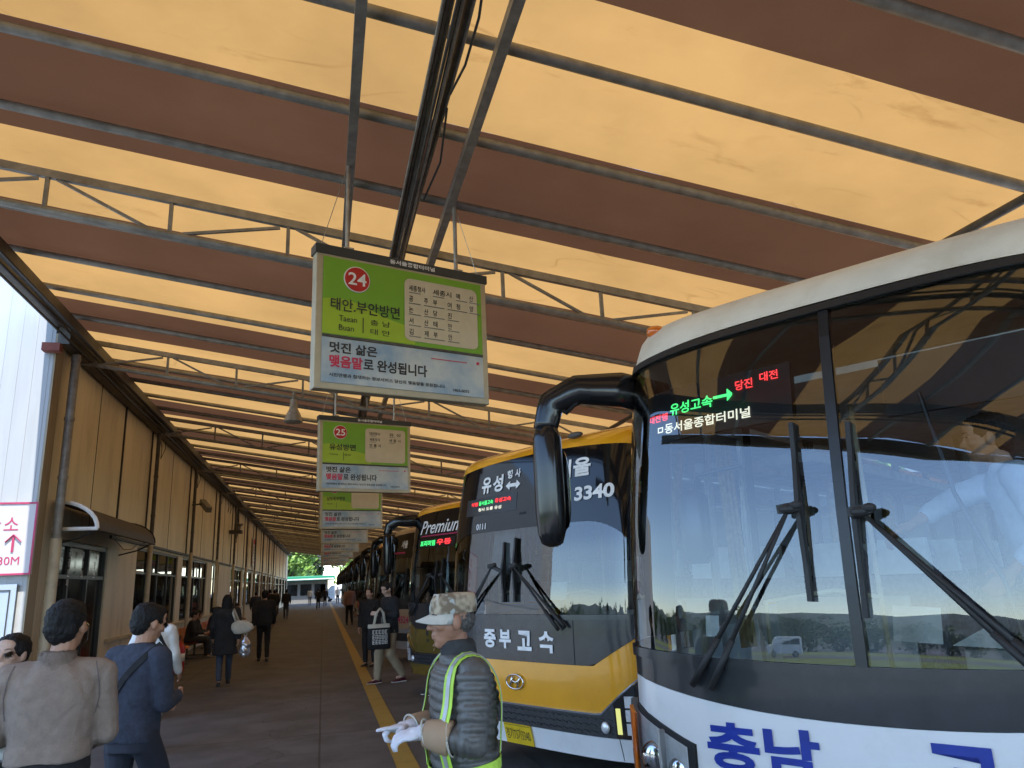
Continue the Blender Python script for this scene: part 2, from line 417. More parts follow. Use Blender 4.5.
sd = Vector((math.sin(R_(SUN_AZ))*math.cos(R_(SUN_EL)), math.cos(R_(SUN_AZ))*math.cos(R_(SUN_EL)), math.sin(R_(SUN_EL))))
so.rotation_euler = sd.to_track_quat('Z', 'Y').to_euler()
sc.view_settings.view_transform = 'Standard'; sc.view_settings.look = 'None'
sc.view_settings.exposure = 2.15; sc.view_settings.gamma = 1
sc.render.engine = 'CYCLES'
sc.cycles.use_denoising = True
try: sc.cycles.denoiser = 'OPENIMAGEDENOISE'
except Exception: pass
sc.cycles.max_bounces = 10; sc.cycles.transparent_max_bounces = 16; sc.cycles.caustics_reflective = False
sc.cycles.caustics_refractive = False; sc.cycles.sample_clamp_indirect = 6

# ================================================================== SETTING
def sheet(name, x0, x1, y0, y1, z, m, lab=None):
    mb = MB(); mb.add([(x0,y0,z), (x1,y0,z), (x1,y1,z), (x0,y1,z)], [(0,1,2,3)])
    o = mb.build(name, m); o['kind'] = 'structure'
    return o
def joints(m, w, h):
    nt = m.node_tree; p = [n for n in nt.nodes if n.type == 'BSDF_PRINCIPLED'][0]
    src = p.inputs['Base Color'].links[0].from_socket
    tc = N(nt, 'ShaderNodeTexCoord'); br = N(nt, 'ShaderNodeTexBrick'); br.offset = 0
    br.inputs['Scale'].default_value = 1; br.inputs['Brick Width'].default_value = w; br.inputs['Row Height'].default_value = h
    br.inputs['Mortar Size'].default_value = .012; br.inputs['Color1'].default_value = (1,1,1,1); br.inputs['Color2'].default_value = (.93,.93,.93,1)
    br.inputs['Mortar'].default_value = (.45,.42,.4,1); L(nt, tc.outputs['Object'], br.inputs['Vector'])
    L(nt, mixc(nt, 1, src, br.outputs['Color'], 'MULTIPLY'), p.inputs['Base Color'])
joints(M['concrete'], 2.6, 5.0)
def spots(m):
    nt = m.node_tree; p = [n for n in nt.nodes if n.type == 'BSDF_PRINCIPLED'][0]
    src = p.inputs['Base Color'].links[0].from_socket
    tc = N(nt, 'ShaderNodeTexCoord'); vo = N(nt, 'ShaderNodeTexVoronoi'); vo.inputs['Scale'].default_value = 2.3; L(nt, tc.outputs['Object'], vo.inputs['Vector'])
    mr = N(nt, 'ShaderNodeMapRange'); mr.inputs['From Min'].default_value = .035; mr.inputs['From Max'].default_value = .06; mr.inputs['To Min'].default_value = .45; mr.inputs['To Max'].default_value = 0
    L(nt, vo.outputs['Distance'], mr.inputs['Value'])
    c = mixc(nt, mr.outputs[0], src, (.03,.028,.026))
    ve = N(nt, 'ShaderNodeTexVoronoi', feature='DISTANCE_TO_EDGE'); ve.inputs['Scale'].default_value = .22
    nz = N(nt, 'ShaderNodeTexNoise'); nz.inputs['Scale'].default_value = 1.6; nz.inputs['Detail'].default_value = 6; L(nt, tc.outputs['Object'], nz.inputs['Vector'])
    sc_ = N(nt, 'ShaderNodeVectorMath', operation='SCALE'); sc_.inputs['Scale'].default_value = 1.3; L(nt, nz.outputs['Color'], sc_.inputs[0])
    ad = N(nt, 'ShaderNodeVectorMath', operation='ADD'); L(nt, tc.outputs['Object'], ad.inputs[0]); L(nt, sc_.outputs[0], ad.inputs[1]); L(nt, ad.outputs[0], ve.inputs['Vector'])
    m2 = N(nt, 'ShaderNodeMapRange'); m2.inputs['From Max'].default_value = .0035; m2.inputs['To Min'].default_value = .7; m2.inputs['To Max'].default_value = 0; L(nt, ve.outputs['Distance'], m2.inputs['Value'])
    L(nt, mixc(nt, m2.outputs[0], c, (.025,.023,.021)), p.inputs['Base Color'])
spots(M['concrete'])
sheet('ground', -900, 900, -900, 900, 0, M['asphalt'])
sheet('platform', -4, 2.0, -14, 91, .005, M['concrete'])
sheet('painted_line', .72, .93, -14, 90.5, .010, M['yline'])
sheet('bounce_forecourt', -22, -4, -60, 12.0, .005, M['bounce_forecourt'])  # unseen pale ground, added to bounce sunlight under the canopy
sheet('grass_verge', -118, -22, -140, 130, .006, M['grass'])
sheet('parking_lane', -84, -66, -140, 130, .012, M['asphalt'])

# ---- station building
WX = -4.0
bl = empty('station_building', (WX, 12.2, 0), 0, 'long beige panelled station building with dark windows along the left side of the platform', 'building')
def loc(mb): mb.v = [(x-WX, y-12.2, z) for x, y, z in mb.v]; return mb
# openings on the platform side: (y0,y1,z0,z1,kind)
ops = [(12.85, 16.0, .02, 2.62, 'door')]
for a, b in ((18.35,23.35), (24.05,29.0), (30.3,32.2)): ops.append((a, b, .95, 2.74, 'win'))
y = 36.3
while y < 88:
    ops.append((y, y+4.6, .95, 2.74, 'win')); y += 5.6
mb = MB()
prev = 12.2
T = .28
for (a, b, z0, z1, k) in ops:
    mb.box(WX-T, WX, prev, a, 0, 5.9)
    if z0 > .1: mb.box(WX-T, WX, a, b, 0, z0)
    mb.box(WX-T, WX, a, b, z1, 5.9); prev = b
mb.box(WX-T, WX, prev, 92, 0, 5.9)
loc(mb).build('wall', M['wall'], bl)
mb = MB(); mb.box(WX-12, WX-T-.01, 12.5, 92, 5.6, 6.1); mb.box(WX-12, WX-11.7, 12.5, 92, 0, 5.6); mb.box(WX-11.7, WX-T-.01, 91.7, 92, 0, 5.6); mb.box(WX-12, WX-8.9, 12.21, 12.49, 0, 5.9)
loc(mb).build('rear_shell', M['bld'], bl)
mb = MB(); mb.box(WX-11.6, WX-T-.02, 12.6, 91.6, .0, .03); mb.box(WX-3.2, WX-3.1, 12.6, 91.6, .03, 5.5)
loc(mb).build('interior_partition', M['int_grey'], bl)
# white end wall facing the camera
mb = MB(); mb.box(WX-9, WX, 12.02, 12.2, 1.9, 7.2)
loc(mb).build('end_wall', M['white_wall'], bl)
mb = MB()
for i in range(46): mb.box(WX-.05-i*.2-.012, WX-.05-i*.2, 12.016, 12.02, 1.9, 7.2)
loc(mb).build('wall_rib', M['white_wall'], bl)
mb = MB(); mb.box(WX-9, WX, 12.03, 12.2, 0, 1.9); loc(mb).build('plinth', M['white_wall_g'], bl)
mb = MB(); mb.box(WX+.002, WX+.03, 12.02, 12.35, 0, 5.6); loc(mb).build('corner_panel', M['wall_d'], bl)
# board on the end wall under the sign
mb = MB(); mb.box(WX-3, WX-.10, 11.97, 12.004, .9, 1.93); loc(mb).build('pale_board', M['pale_blue'], bl)
mb = MB()
for (a, b, c, d) in ((WX-3, WX-.17, 1.84, 1.855), (WX-.185, WX-.17, .95, 1.84)): mb.box(a, b, 11.96, 11.969, c, d)
loc(mb).build('board_outline', M['ink'], bl)
# battens on the upper wall, a belt course and posts
for yy in (14.6, 16.35, 18.9, 21.6, 24.4, 27.2, 30.2, 33, 35.7, 38.5, 41.3, 43.9, 46.5, 52.2, 57.8, 63.4, 69, 75, 81, 87):
    mb = MB(); thin = yy in (14.6, 21.6, 27.2, 33, 38.5, 43.9); wd = .014 if thin else .05
    mb.box(WX, WX+(.008 if thin else .03), yy-wd/2, yy+wd/2, 2.86, 5.6); loc(mb).build('batten', M['batten'], bl)
mb = MB(); mb.box(WX+.002, WX+.045, 16.0, 91.9, 2.79, 2.85); loc(mb).build('belt_course', M['batten'], bl)
mb = MB(); mb.box(WX+.002, WX+.06, 16.3, 91.9, .93-.06, .93); loc(mb).build('sill_course', M['cream'], bl)
for (a, b, z0, z1, k) in ops:
    if k == 'door': continue
    mb = MB(); t = .05
    mb.box(WX-.10, WX-.04, a, b, z0, z0+t); mb.box(WX-.10, WX-.04, a, b, z1-t, z1)
    n = 4 if b-a > 3 else 2
    for i in range(n+1):
        yy = a+(b-a)*i/n; yy = min(max(yy, a+t/2), b-t/2)
        mb.box(WX-.101, WX-.039, yy-t/2, yy+t/2, z0+.001, z1-.001)
    mb.box(WX-.102, WX-.038, a+.002, b-.002, z1-.56, z1-.52)
    fo = loc(mb).build('window', M['frame_dk'], bl)
    mb = MB(); mb.box(WX-.075, WX-.069, a+.01, b-.01, z0+.01, z1-.01); loc(mb).build('pane', M['win'], fo)
# door with lettering
mb = MB(); t = .07
for yy in (12.89, 13.9, 14.95, 15.96): mb.box(WX-.12, WX-.03, yy-t/2, yy+t/2, .02, 2.6)
mb.box(WX-.121, WX-.029, 12.86, 15.99, 2.53, 2.61); mb.box(WX-.121, WX-.029, 12.86, 15.99, 2.02, 2.08); mb.box(WX-.121, WX-.029, 12.86, 15.99, .03, .15)
door = loc(mb).build('door', M['frame_dk'], bl)
mb = MB(); mb.box(WX-.085, WX-.078, 12.87, 15.98, .03, 2.6); loc(mb).build('glass', M['door_dark'], door)
mb = MB()
for i, s_ in enumerate(('자동문', '공중전화', '화장실', '매표소')):
    for j, ch in enumerate(s_):
        zz = 2.42-j*.155; y0 = 13.05+i*.72
        vs, fs = text_fit(ch, y0, y0+.13, zz-.06, zz+.06, lambda x, z: (WX-.02, x, z), .01); mb.add(vs, fs)
loc(mb).build('door_lettering', M['paper'], door)
mb = MB(); mb.tube([(WX-.0, 15.0, .95), (WX+.05, 15.0, 1.0), (WX+.05, 15.0, 1.25), (WX, 15.0, 1.3)], .012); loc(mb).build('handle', M['chrome'], door)
# barrel awning above the door
mb = MB(); y0, y1 = 12.7, 16.8
pr = []
for k in range(9):
    a = math.pi/2*k/8; pr.append((WX+.03+.62*math.sin(a), 2.72+.42*math.cos(a)))
vs = []; fs = []
ny = 13
for j in range(ny):
    yy = y0+(y1-y0)*j/(ny-1)
    for (x, z) in pr: vs.append((x, yy, z))
    for (x, z) in pr: vs.append((WX+.03+(x-WX-.03)*.93, yy, 2.72+(z-2.72)*.93))
n = len(pr)
for j in range(ny-1):
    for k in range(n-1):
        fs.append((j*2*n+k, (j+1)*2*n+k, (j+1)*2*n+k+1, j*2*n+k+1)); fs.append((j*2*n+n+k, j*2*n+n+k+1, (j+1)*2*n+n+k+1, (j+1)*2*n+n+k))
    fs.append((j*2*n+n-1, (j+1)*2*n+n-1, (j+1)*2*n+2*n-1, j*2*n+2*n-1))
mb.add(vs, fs)
awn = loc(mb).build('awning', M['awn'], bl, smooth=False)
mb = MB()
mb.tube([(x, y0-.02, z) for x, z in pr] , .033, 6); mb.tube([(WX+.03, y0-.02, 2.72), (WX+.66, y0-.02, 2.72)], .03, 6)
loc(mb).build('arch_trim', M['white'], awn)
mb = MB()
for j in (0, 6):
    yy = y0+(y1-y0)*j/6; mb.tube([(x+.008, yy, z+.008) for x, z in pr], .012, 5)
mb.tube([(WX+.65, y0, 2.70), (WX+.65, y1, 2.70)], .02, 6)
for yy in (y0+.1, y1-.1): mb.tube([(WX+.02, yy, 2.5), (WX+.35, yy, 2.58), (WX+.62, yy, 2.71)], .015, 5)
loc(mb).build('awning_rib', M['black_m'], awn)
# downpipes: dark metal above, cream sleeve below
for i, yy in enumerate((12.5, 18.85, 24.4, 30.2, 35.7, 41.3, 46.5, 52.2, 57.8, 63.4)):
    mb = MB(); r = .065 if i == 0 else .045
    zt = 2.55 if i == 0 else 2.86
    mb.tube([(WX+.16, yy, 5.4), (WX+.16, yy, zt)], r, 12)
    for z in (5.35, 4.4, 3.5): mb.tube([(WX+.16, yy, z), (WX+.16, yy, z-.05)], r*1.15, 12)
    p = loc(mb).build('downpipe', M['steel'] if i == 0 else M['steel_d'], bl, auto=40)
    mb = MB(); mb.tube([(WX+.16, yy, zt+.02), (WX+.16, yy, .02)], r*1.25, 12); loc(mb).build('pipe_sleeve', M['cream'], p, auto=40)
# thin dark conduits running down the wall
mb = MB()
mb.tube([(WX+.06, 12.85, 5.5), (WX+.07, 12.9, 4.4), (WX+.05, 12.86, 3.4), (WX+.07, 12.92, 2.6)], .012, 5)
mb.tube([(WX+.05, 12.95, 5.5), (WX+.07, 12.97, 4.0), (WX+.05, 12.95, 2.9)], .009, 5)
for yy in (19.5, 25.2, 31.0, 33.4, 34.2):
    mb.tube([(WX+.03, yy, 5.55), (WX+.07, yy+.2, 5.2), (WX+.04, yy+.3, 4.95), (WX+.08, yy+.55, 5.25), (WX+.04, yy+.7, 5.5)], .009, 5)
for k in range(7): mb.tube([(WX+.05, 36.1+k*.25, 5.5), (WX+.09, 36.2+k*.25, 4.9), (WX+.05, 36.15+k*.25, 4.2-.15*(k % 3))], .014, 5)
mb.tube([(WX+.03, 16.2, 2.8), (WX+.06, 16.9, 2.62), (WX+.05, 17.6, 2.66), (WX+.03, 18.2, 2.8)], .008, 5)
loc(mb).build('loose_cable', M['cable'], bl)
# a rusty bracket at the corner
mb = MB(); mb.box(WX-.12, WX+.12, 11.85, 12.0, 5.28, 5.40); loc(mb).build('bracket', M['rust'], bl)

# direction board on the white end wall
sg = empty('direction_board', (WX+.06, 11.96, 2.05), 0, 'white board with crimson border, arrow and 30M on the white end wall at far left', 'sign')
mb = MB(); mb.box(-1.5, 0, -.02, .02, 0, 1.0); mb.build('panel', M['sign_white'], sg)
mb = MB()
for a in ((-1.5, 0, .975, 1.0), (-1.5, 0, 0, .025), (-.025, 0, .026, .974), (-1.5, -1.475, .026, .974)): mb.box(a[0], a[1], -.03, -.021, a[2], a[3])
mb.build('border', M['crimson'], sg)
mb = MB()
def pl(x, z): return (x, -.024, z)
for s_, a, b, c, d in (('급', -.62, -.44, .61, .79), ('소', -.40, -.22, .61, .79), ('드', -.60, -.46, .38, .50), ('30M', -.42, -.16, .14, .25)):
    vs, fs = text_fit(s_, a, b, c, d, pl, .0); mb.add(vs, fs)
mb.box(-.277, -.247, -.03, -.021, .31, .53)
mb.bar((-.262, -.026, .55), (-.36, -.026, .45), .01, .03, (0,1,0)); mb.bar((-.262, -.026, .55), (-.164, -.026, .45), .01, .03, (0,1,0))
mb.build('lettering', M['crimson'], sg)

# security camera, hanging speaker, flood lamp, wall signs
t = empty('security_camera', (WX+.02, 24.9, 4.35), 0, 'grey box camera on a short arm high on the beige wall beside a downpipe', 'security camera')
mb = MB(); mb.tube([(0,0,0), (.35,0,.03)], .025, 8); mb.build('arm', M['steel_d'], t)
mb = MB(); mb.bar((.25,.25,.12), (.55,-.35,-.2), .17, .17); mb.build('housing', M['cable_g'], t, bevel=.01)
t = empty('wall_speaker', (WX+.02, 35.2, 4.2), 0, 'dark horn speaker with a bracket under the looped cables on the wall', 'speaker')
mb = MB(); mb.box(0, .5, -.5, .1, -.05, .08); mb.build('bracket', M['steel_d'], t)
mb = MB(); mb.loft([((.35,-.2,.1),.07,.07), ((.35,-.2,.25),.10,.10), ((.35,-.2,.36),.2,.2)], 14); mb.build('horn', M['cable_g'], t)
t = empty('wall_notice', (WX+.01, 46.4, 3.05), 0, 'tall white notice with red heading fixed to the beige wall down the platform', 'sign')
mb = MB(); mb.box(.04, .09, -.8, .8, 0, 1.6); mb.build('panel', M['sign_white'], t)
mb = MB(); mb.box(.09, .10, -.7, .7, 1.25, 1.5); mb.box(.09, .10, -.7, .7, .2, .25); mb.build('heading', M['s_redtxt'], t)
mb = MB()
for k in range(5): mb.box(.09, .10, -.6, .5-.1*(k % 2), .4+.16*k, .45+.16*k)
mb.build('print', M['s_grey'], t)
t = empty('flood_lamp', (-.55, 12.9, 4.95), 0, 'dusty bell shaped lamp hanging under the second roof truss', 'lamp')
mb = MB(); mb.tube([(0,0,.02), (0,0,-.12)], .03, 8); mb.build('stem', M['steel'], t)
mb = MB(); mb.loft([((0,0,-.12),.06,.06), ((0,0,-.28),.07,.07), ((0,0,-.40),.13,.13), ((0,0,-.50),.16,.16), ((0,0,-.52),.13,.13)], 18); mb.build('lamp_shade', M['galv'], t, auto=50)

# ---- platform roof
def zc(x): return 5.27-.157*(x+.35)      # truss top line falls to the right
ro = empty('platform_roof', (0, 0, 0), 0, 'long sloping canopy roof of amber and brown canvas bands on steel trusses', 'canopy')
X0, X1 = -4.0, 5.2
b0 = 3.5-1.54*8
i = 0
yb = b0
while yb < 91:
    y1 = min(yb+1.54, 91.5)
    mb = MB(); vs = []; fs = []
    nx, ny = 24, 5
    XL = -6.6 if yb < 4.5 else X0-.15  # near bands widened out of view, added to shape the windshield reflections
    for j in range(ny+1):
        yy = yb + (y1-yb)*j/ny
        for k in range(nx+2):
            if k <= nx:
                x = XL+(X1-XL)*k/nx
                z = zc(x)+.085+.03*math.sin(math.pi*j/ny)+.008*noise.noise(Vector((x*1.3, yy*1.3, 0)))
            else: x = X1+.75; z = zc(X1)-.02
            vs.append((x, yy, z))
    for j in range(ny):
        for k in range(nx+1):
            fs.append((j*(nx+2)+k, j*(nx+2)+k+1, (j+1)*(nx+2)+k+1, (j+1)*(nx+2)+k))
    mb.add(vs, fs)
    mb.build('canvas_band', M['can_b'] if i % 2 == 1 else M['can_y'], ro, smooth=True)
    i += 1; yb = y1
# fine pale seam where bands meet on one edge
# purlins
py = [-8,-6.9,-5.8,-3.4,-2.2,-1.1,0.1, 2.9, 4.02, 5.1, 6.15, 8.2, 9.45, 10.65, 11.85]
yy = 14.3
while yy < 90:
    for k in range(4): py.append(yy+k*1.22)
    yy += 6
pm = None
for yy in py:
    if yy < 6:
        mb = MB(); mb.tube([(-6.6, yy, zc(-6.6)+.03), (X0, yy, zc(X0)+.03)], .042, 8); mb.build('purlin', M['steel'], ro, auto=50)  # purlins for the added roof width outside the view
    if pm is None:
        mb = MB(); mb.tube([(X0, 0, zc(X0)+.03), (X1, 0, zc(X1)+.03)], .042, 8); o = mb.build('purlin', M['steel'], ro, auto=50); pm = o
    else: o = pm.copy(); C.objects.link(o)
    o.location.y = yy
# trusses as parts with chords, uprights and diagonals as sub-parts
def truss(y0):
    mb = MB(); mb.bar((X0, y0, zc(X0)), (X1, y0, zc(X1)), .055, .08)
    tr = mb.build('truss', M['steel'], ro)
    mb = MB(); mb.tube([(X0, y0, zc(X0)-.38), (X1, y0, zc(X1)-.38)], .038, 10); mb.build('bottom_chord', M['steel'], tr, auto=50)
    xs = [-3.73+1.105*k for k in range(9)]
    for x in xs:
        mb = MB(); mb.bar((x, y0, zc(x)-.04), (x, y0, zc(x)-.38), .035, .035); mb.build('upright', M['steel'], tr)
    for k in range(8):
        a, b = xs[k], xs[k+1]
        if k % 2 == 0: p, q = (a+.12, y0, zc(a)-.36), (b-.08, y0, zc(b)-.05)
        else: p, q = (a+.08, y0, zc(a)-.05), (b-.12, y0, zc(b)-.36)
        mb = MB(); mb.bar(p, q, .028, .028); mb.build('diagonal', M['steel'], tr)
    return tr
t0 = truss(7.2)
for k in range(-2, 14):
    if k == 0: continue
    c = copy_tree(t0, ro); c.location.y = 5.9*k
# eave beams on both sides
for (x, y0, z, wd, h) in ((X0+.12, 12.0, 5.56, .16, .26), (X0+.34, -9, 5.62, .07, .16), (X0+.02, -9, 5.80, .10, .2)):
    mb = MB(); mb.box(x-wd/2, x+wd/2, y0, 91.4, z-h/2, z+h/2); mb.build('eave_beam', M['steel_d'], ro)
for dx, z in ((.24, 5.44), (.30, 5.50), (.42, 5.49), (.2, 5.70)):
    mb = MB(); mb.tube([(X0+dx+.015*math.sin(k*1.3), -9+k*2.5, z+.02*math.sin(k*2.1+dx*9)) for k in range(41)], .018, 6); mb.build('eave_cable', M['cable'], ro)
mb = MB(); mb.tube([(X1, -9, zc(X1)-.02), (X1, 91.4, zc(X1)-.02)], .04, 8); mb.build('edge_beam', M['steel_d'], ro, auto=50)
mb = MB(); mb.box(-6.68, -6.55, -9, 6.5, zc(-6.6)-.18, zc(-6.6)+.06); mb.build('edge_beam', M['steel_d'], ro)  # unseen beam closing the added roof width, mirrored in the windshields
# long runners the signs hang from
def rpath(x, z): return [(x, -9, z), (x, 91, z)]
for x, z, wd, h in ((.15, zc(.15)-.10, .07, .07), (1.03, zc(1.03)-.09, .07, .08)):
    mb = MB(); mb.bar((x, -9, z), (x, 91, z), wd, h); mb.build('runner', M['steel'], ro)
# support columns between the buses
for k in range(-1, 15):
    yy = 10.7+5.6*k
    mb = MB(); mb.tube([(X1, yy, 0), (X1, yy, zc(X1)-.08)], .07, 12); mb.box(X1-.15, X1+.15, yy-.15, yy+.15, 0, .02)
    cl = mb.build('column', M['steel'], ro, auto=50)
# bundle of conduits under the roof
cb = empty('conduit_bundle', (.69, 0, 4.98), 0, 'bundle of dark electrical conduits running under the canopy between the sign runners', 'conduits')
rr = random.Random(3)
for k in range(7):
    mb = MB(); dx = (k-3)*.028; dz = rr.uniform(-.03,.05)
    ph = rr.uniform(0,6); am = .004 if k < 5 else .02
    mb.tube([(dx+am*math.sin(j*.9+ph), -9+j*1.0, dz+am*math.sin(j*1.1+ph)) for j in range(100)], .012+.005*(k % 3), 6)
    mb.build('conduit', M['steel_d'] if k % 2 else M['steel'], cb, auto=50)
mb = MB(); mb.tube([(.10, 3.2, -.02), (.13, 3.6, -.08), (.12, 4.0, -.1), (.09, 4.4, -.03)], .009, 5); mb.tube([(.10, 4.6, -.0), (.14, 5.2, -.07), (.10, 5.9, -.02)], .009, 5)
mb.build('loose_wire', M['cable'], cb)

# ---- vegetation
def tree(name, lab, loc_, h, r, m, n=1600, seed=1, group=None, leaf=.25):
    rn = random.Random(seed)
    t = empty(name, loc_, rn.uniform(0, 6), lab, 'tree', group)
    mb = MB(); mb.tube([(0,0,0), (.05,.02,h*.3), (-.05,.05,h*.6), (0,0,h*.85)], [h*.03, h*.024, h*.014, h*.004], 8)
    for k in range(7):
        a = rn.uniform(0, 6.28); z = h*rn.uniform(.3,.6); mb.tube([(0,0,z), (math.cos(a)*r*.4, math.sin(a)*r*.4, z+h*.12), (math.cos(a)*r*.75, math.sin(a)*r*.75, z+h*.2)], [h*.012, h*.008, h*.003], 5)
    mb.build('trunk', M['bark'], t)
    mb = MB(); cl = []
    for k in range(16):
        a = rn.uniform(0, 6.28); rr_ = r*rn.uniform(.1,.8); cl.append((Vector((math.cos(a)*rr_, math.sin(a)*rr_, h*rn.uniform(.28,.9))), r*rn.uniform(.25,.5)))
    for k in range(n):
        c, q = rn.choice(cl); d = Vector((rn.gauss(0,1), rn.gauss(0,1), rn.gauss(0,1))).normalized()*q*rn.uniform(.6,1.05)
        p = c+d; a = Vector((rn.gauss(0,1), rn.gauss(0,1), rn.gauss(0,1))).normalized(); b = a.orthogonal().normalized(); s_ = leaf*rn.uniform(.6,1.3)
        cc = a.cross(b)
        mb.add([p-b*s_, p+cc*s_*.5, p+b*s_, p-cc*s_*.5], [(0,1,2,3)])
    mb.build('crown', m, t); return t
tr0 = tree('broadleaf_tree', 'bright green leafy tree at the far end of the platform', (-4.5, 108, 0), 9.5, 3.6, M['leaf'], 2600, 2, None, .3)
tree('broadleaf_tree', 'orange tinted leafy tree at the left of the far platform end', (-8.2, 106, 0), 8.6, 2.6, M['leaf_o'], 1800, 5, None, .3)
tree('broadleaf_tree', 'dark green tree behind the lit opening at the far platform end', (-1.6, 116, 0), 9.0, 3.4, M['leaf_d'], 2200, 9, None, .3)
tree('broadleaf_tree', 'pale green tree right of the kiosk beyond the end of the coaches', (3.6, 112, 0), 8.0, 3.0, M['leaf'], 1800, 12, None, .3)
# row across the car park, seen mirrored in the windshields
g = 'trees across the car park behind the camera side'
src = tree('roadside_tree', 'dark roadside tree across the car park left of the platform', (-120, -20, 0), 6.5, 5.2, M['leaf_d'], 900, 21, g, .4)
for k in range(26):
    c = copy_tree(src); c.location = (-122-9*random.random(), -95+k*6.6+random.uniform(-1.5,1.5), 0); c.rotation_euler.z = random.uniform(0,6); s_ = random.uniform(.7,1.2); c.scale = (s_, s_, s_*random.uniform(.8,1.1))
g = 'trees beyond the parked buses'
src = tree('roadside_tree', 'green tree beyond the rear ends of the parked buses', (30, 22, 0), 7, 3.2, M['leaf'], 900, 33, g, .4)
for k in range(9):
    c = copy_tree(src); c.location = (30+random.uniform(-2,4), -14+k*9+random.uniform(-2,2), 0); c.rotation_euler.z = random.uniform(0,6)

mb = MB(); vs = []; fs = []; nh = 90
for i in range(nh+1):
    a = math.pi*(.5+1.15*i/nh); d = 520
    hgt = 26+16*noise.noise(Vector((i*.17, 3.1, 0)))+7*noise.noise(Vector((i*.6, 1.1, 0)))
    for k_, (r_, z_) in enumerate(((d-60, -1), (d, hgt*.7), (d+60, hgt), (d+160, hgt*.5))): vs.append((math.cos(a)*r_, math.sin(a)*r_, z_))
for i in range(nh):
    for k_ in range(3): fs.append((4*i+k_, 4*i+k_+1, 4*i+4+k_+1, 4*i+4+k_))
mb.add(vs, fs); o = mb.build('hills', M['hill'], smooth=True); o['kind'] = 'structure'
# far buildings beyond the bus yard
def block(lab, x0, x1, y0, y1, h, m, nf, nw):
    t = empty('apartment_block', (x0, y0, 0), 0, lab, 'building')
    mb = MB(); mb.box(0, x1-x0, 0, y1-y0, 0, h); mb.build('wall', m, t)
    fo = MB()
    for f in range(nf):
        for k in range(nw):
            ya = (y1-y0)*(k+.2)/nw; yb_ = (y1-y0)*(k+.8)/nw; z = h*(f+.3)/nf
            fo.box(-.06, .0-.002, ya, yb_, z, z+h/nf*.5)
    fo.build('window_grid', M['door_dark'], t)
block('pale apartment block with rows of windows beyond the bus yard', 46, 60, 6, 46, 20, M['bld'], 6, 12)
block('lower cream office block beyond the bus yard to the right', 44, 56, -34, -4, 12, M['cream'], 4, 9)

# kiosk with green roof at the end
k = empty('green_kiosk', (-4.6, 97, 0), 0, 'low kiosk with a bright green roof edge at the far platform end', 'kiosk')
mb = MB(); mb.box(0, 5.2, 0, 3, 0, 2.6); mb.build('body', M['steel'], k)
mb = MB(); mb.box(-.8, 6.0, -1.0, 3.2, 2.62, 3.15); mb.build('roof', M['kiosk_green'], k, bevel=.05)
mb = MB(); mb.box(-.7, 5.9, -1.02, -1.003, 2.72, 2.86); mb.build('roof_stripe', M['white'], k)
mb = MB()
for i in range(3): mb.box(.3+i*1.65, 1.6+i*1.65, -.03, -.002, .9, 2.2)
mb.build('window', M['door_dark'], k)
mb = MB(); mb.box(4.3, 4.9, -.03, -.002, .1, 2.1); mb.build('door', M['frame_dk'], k)
# vans
def van(lab, loc_, rz, group=None):
    t = empty('parked_van', loc_, rz, lab, 'van', group)
    mb = MB(); pr = [(-2.5,.35),(2.35,.35),(2.5,.8),(2.35,1.15),(1.7,1.25),(1.05,1.95),(.6,2.02),(-2.3,2.02),(-2.5,1.8)]
    n = len(pr); vs = []
    for yy, s_ in ((-.9,.97), (-.86,1), (.86,1), (.9,.97)):
        for x, z in pr: vs.append((x*s_, yy if z < 1.3 else yy*.9, .35+(z-.35)*s_))
    fs = []
    for j in range(3):
        for k_ in range(n): fs.append((j*n+k_, j*n+(k_+1) % n, (j+1)*n+(k_+1) % n, (j+1)*n+k_))
    fs.append(tuple(range(n-1,-1,-1))); fs.append(tuple(3*n+k_ for k_ in range(n))); mb.add(vs, fs)
    mb.build('body', M['van_white'], t, bevel=.03)
    for sy in (-1, 1):
        for a, b in ((-2.2,-1.0), (-.9,.1), (.2,1.15)):
            mb = MB(); y_ = sy*.875
            top = b if b < 1 else .75
            mb.add([(a, y_, 1.25), (b, y_, 1.25), (top, y_*.945, 1.8), (a, y_*.945, 1.8)], [(0,1,2,3) if sy < 0 else (3,2,1,0)]); mb.build('window', M['door_dark'], t)
    mb = MB(); mb.add([(1.70,-.75,1.27), (1.70,.75,1.27), (1.13,.68,1.88), (1.13,-.68,1.88)], [(0,1,2,3)]); mb.v = [(x+.02, y_, z+.02) for x, y_, z in mb.v]; mb.build('windshield', M['door_dark'], t)
    for sx in (-1.6, 1.5):
        for sy in (-.8, .8):
            mb = MB(); mb.cyl((sx, sy, .33), .33, .22, 20, 'Y'); wh = mb.build('wheel', M['tyre'], t)
            mb = MB(); mb.cyl((sx, sy*1.13, .33), .19, .04, 16, 'Y'); mb.build('rim', M['bus_silver'], wh)
    for sy in (-.62, .62):
        mb = MB(); mb.ell((2.42, sy, .85), (.1,.18,.11)); mb.build('headlight', M['lens'], t, smooth=True)
    return t
v0 = van('white van parked on the lane across the car park to the left', (-72, -9.0, 0), R_(95))
v1 = copy_tree(v0); v1.location = (-74, 6.5, 0); v1['label'] = 'second white van standing further along the lane to the left'
v2 = copy_tree(v0); v2.location = (2.2, 100.5, 0); v2.rotation_euler.z = R_(170); v2['label'] = 'pale van standing in sunlight beyond the far platform end'
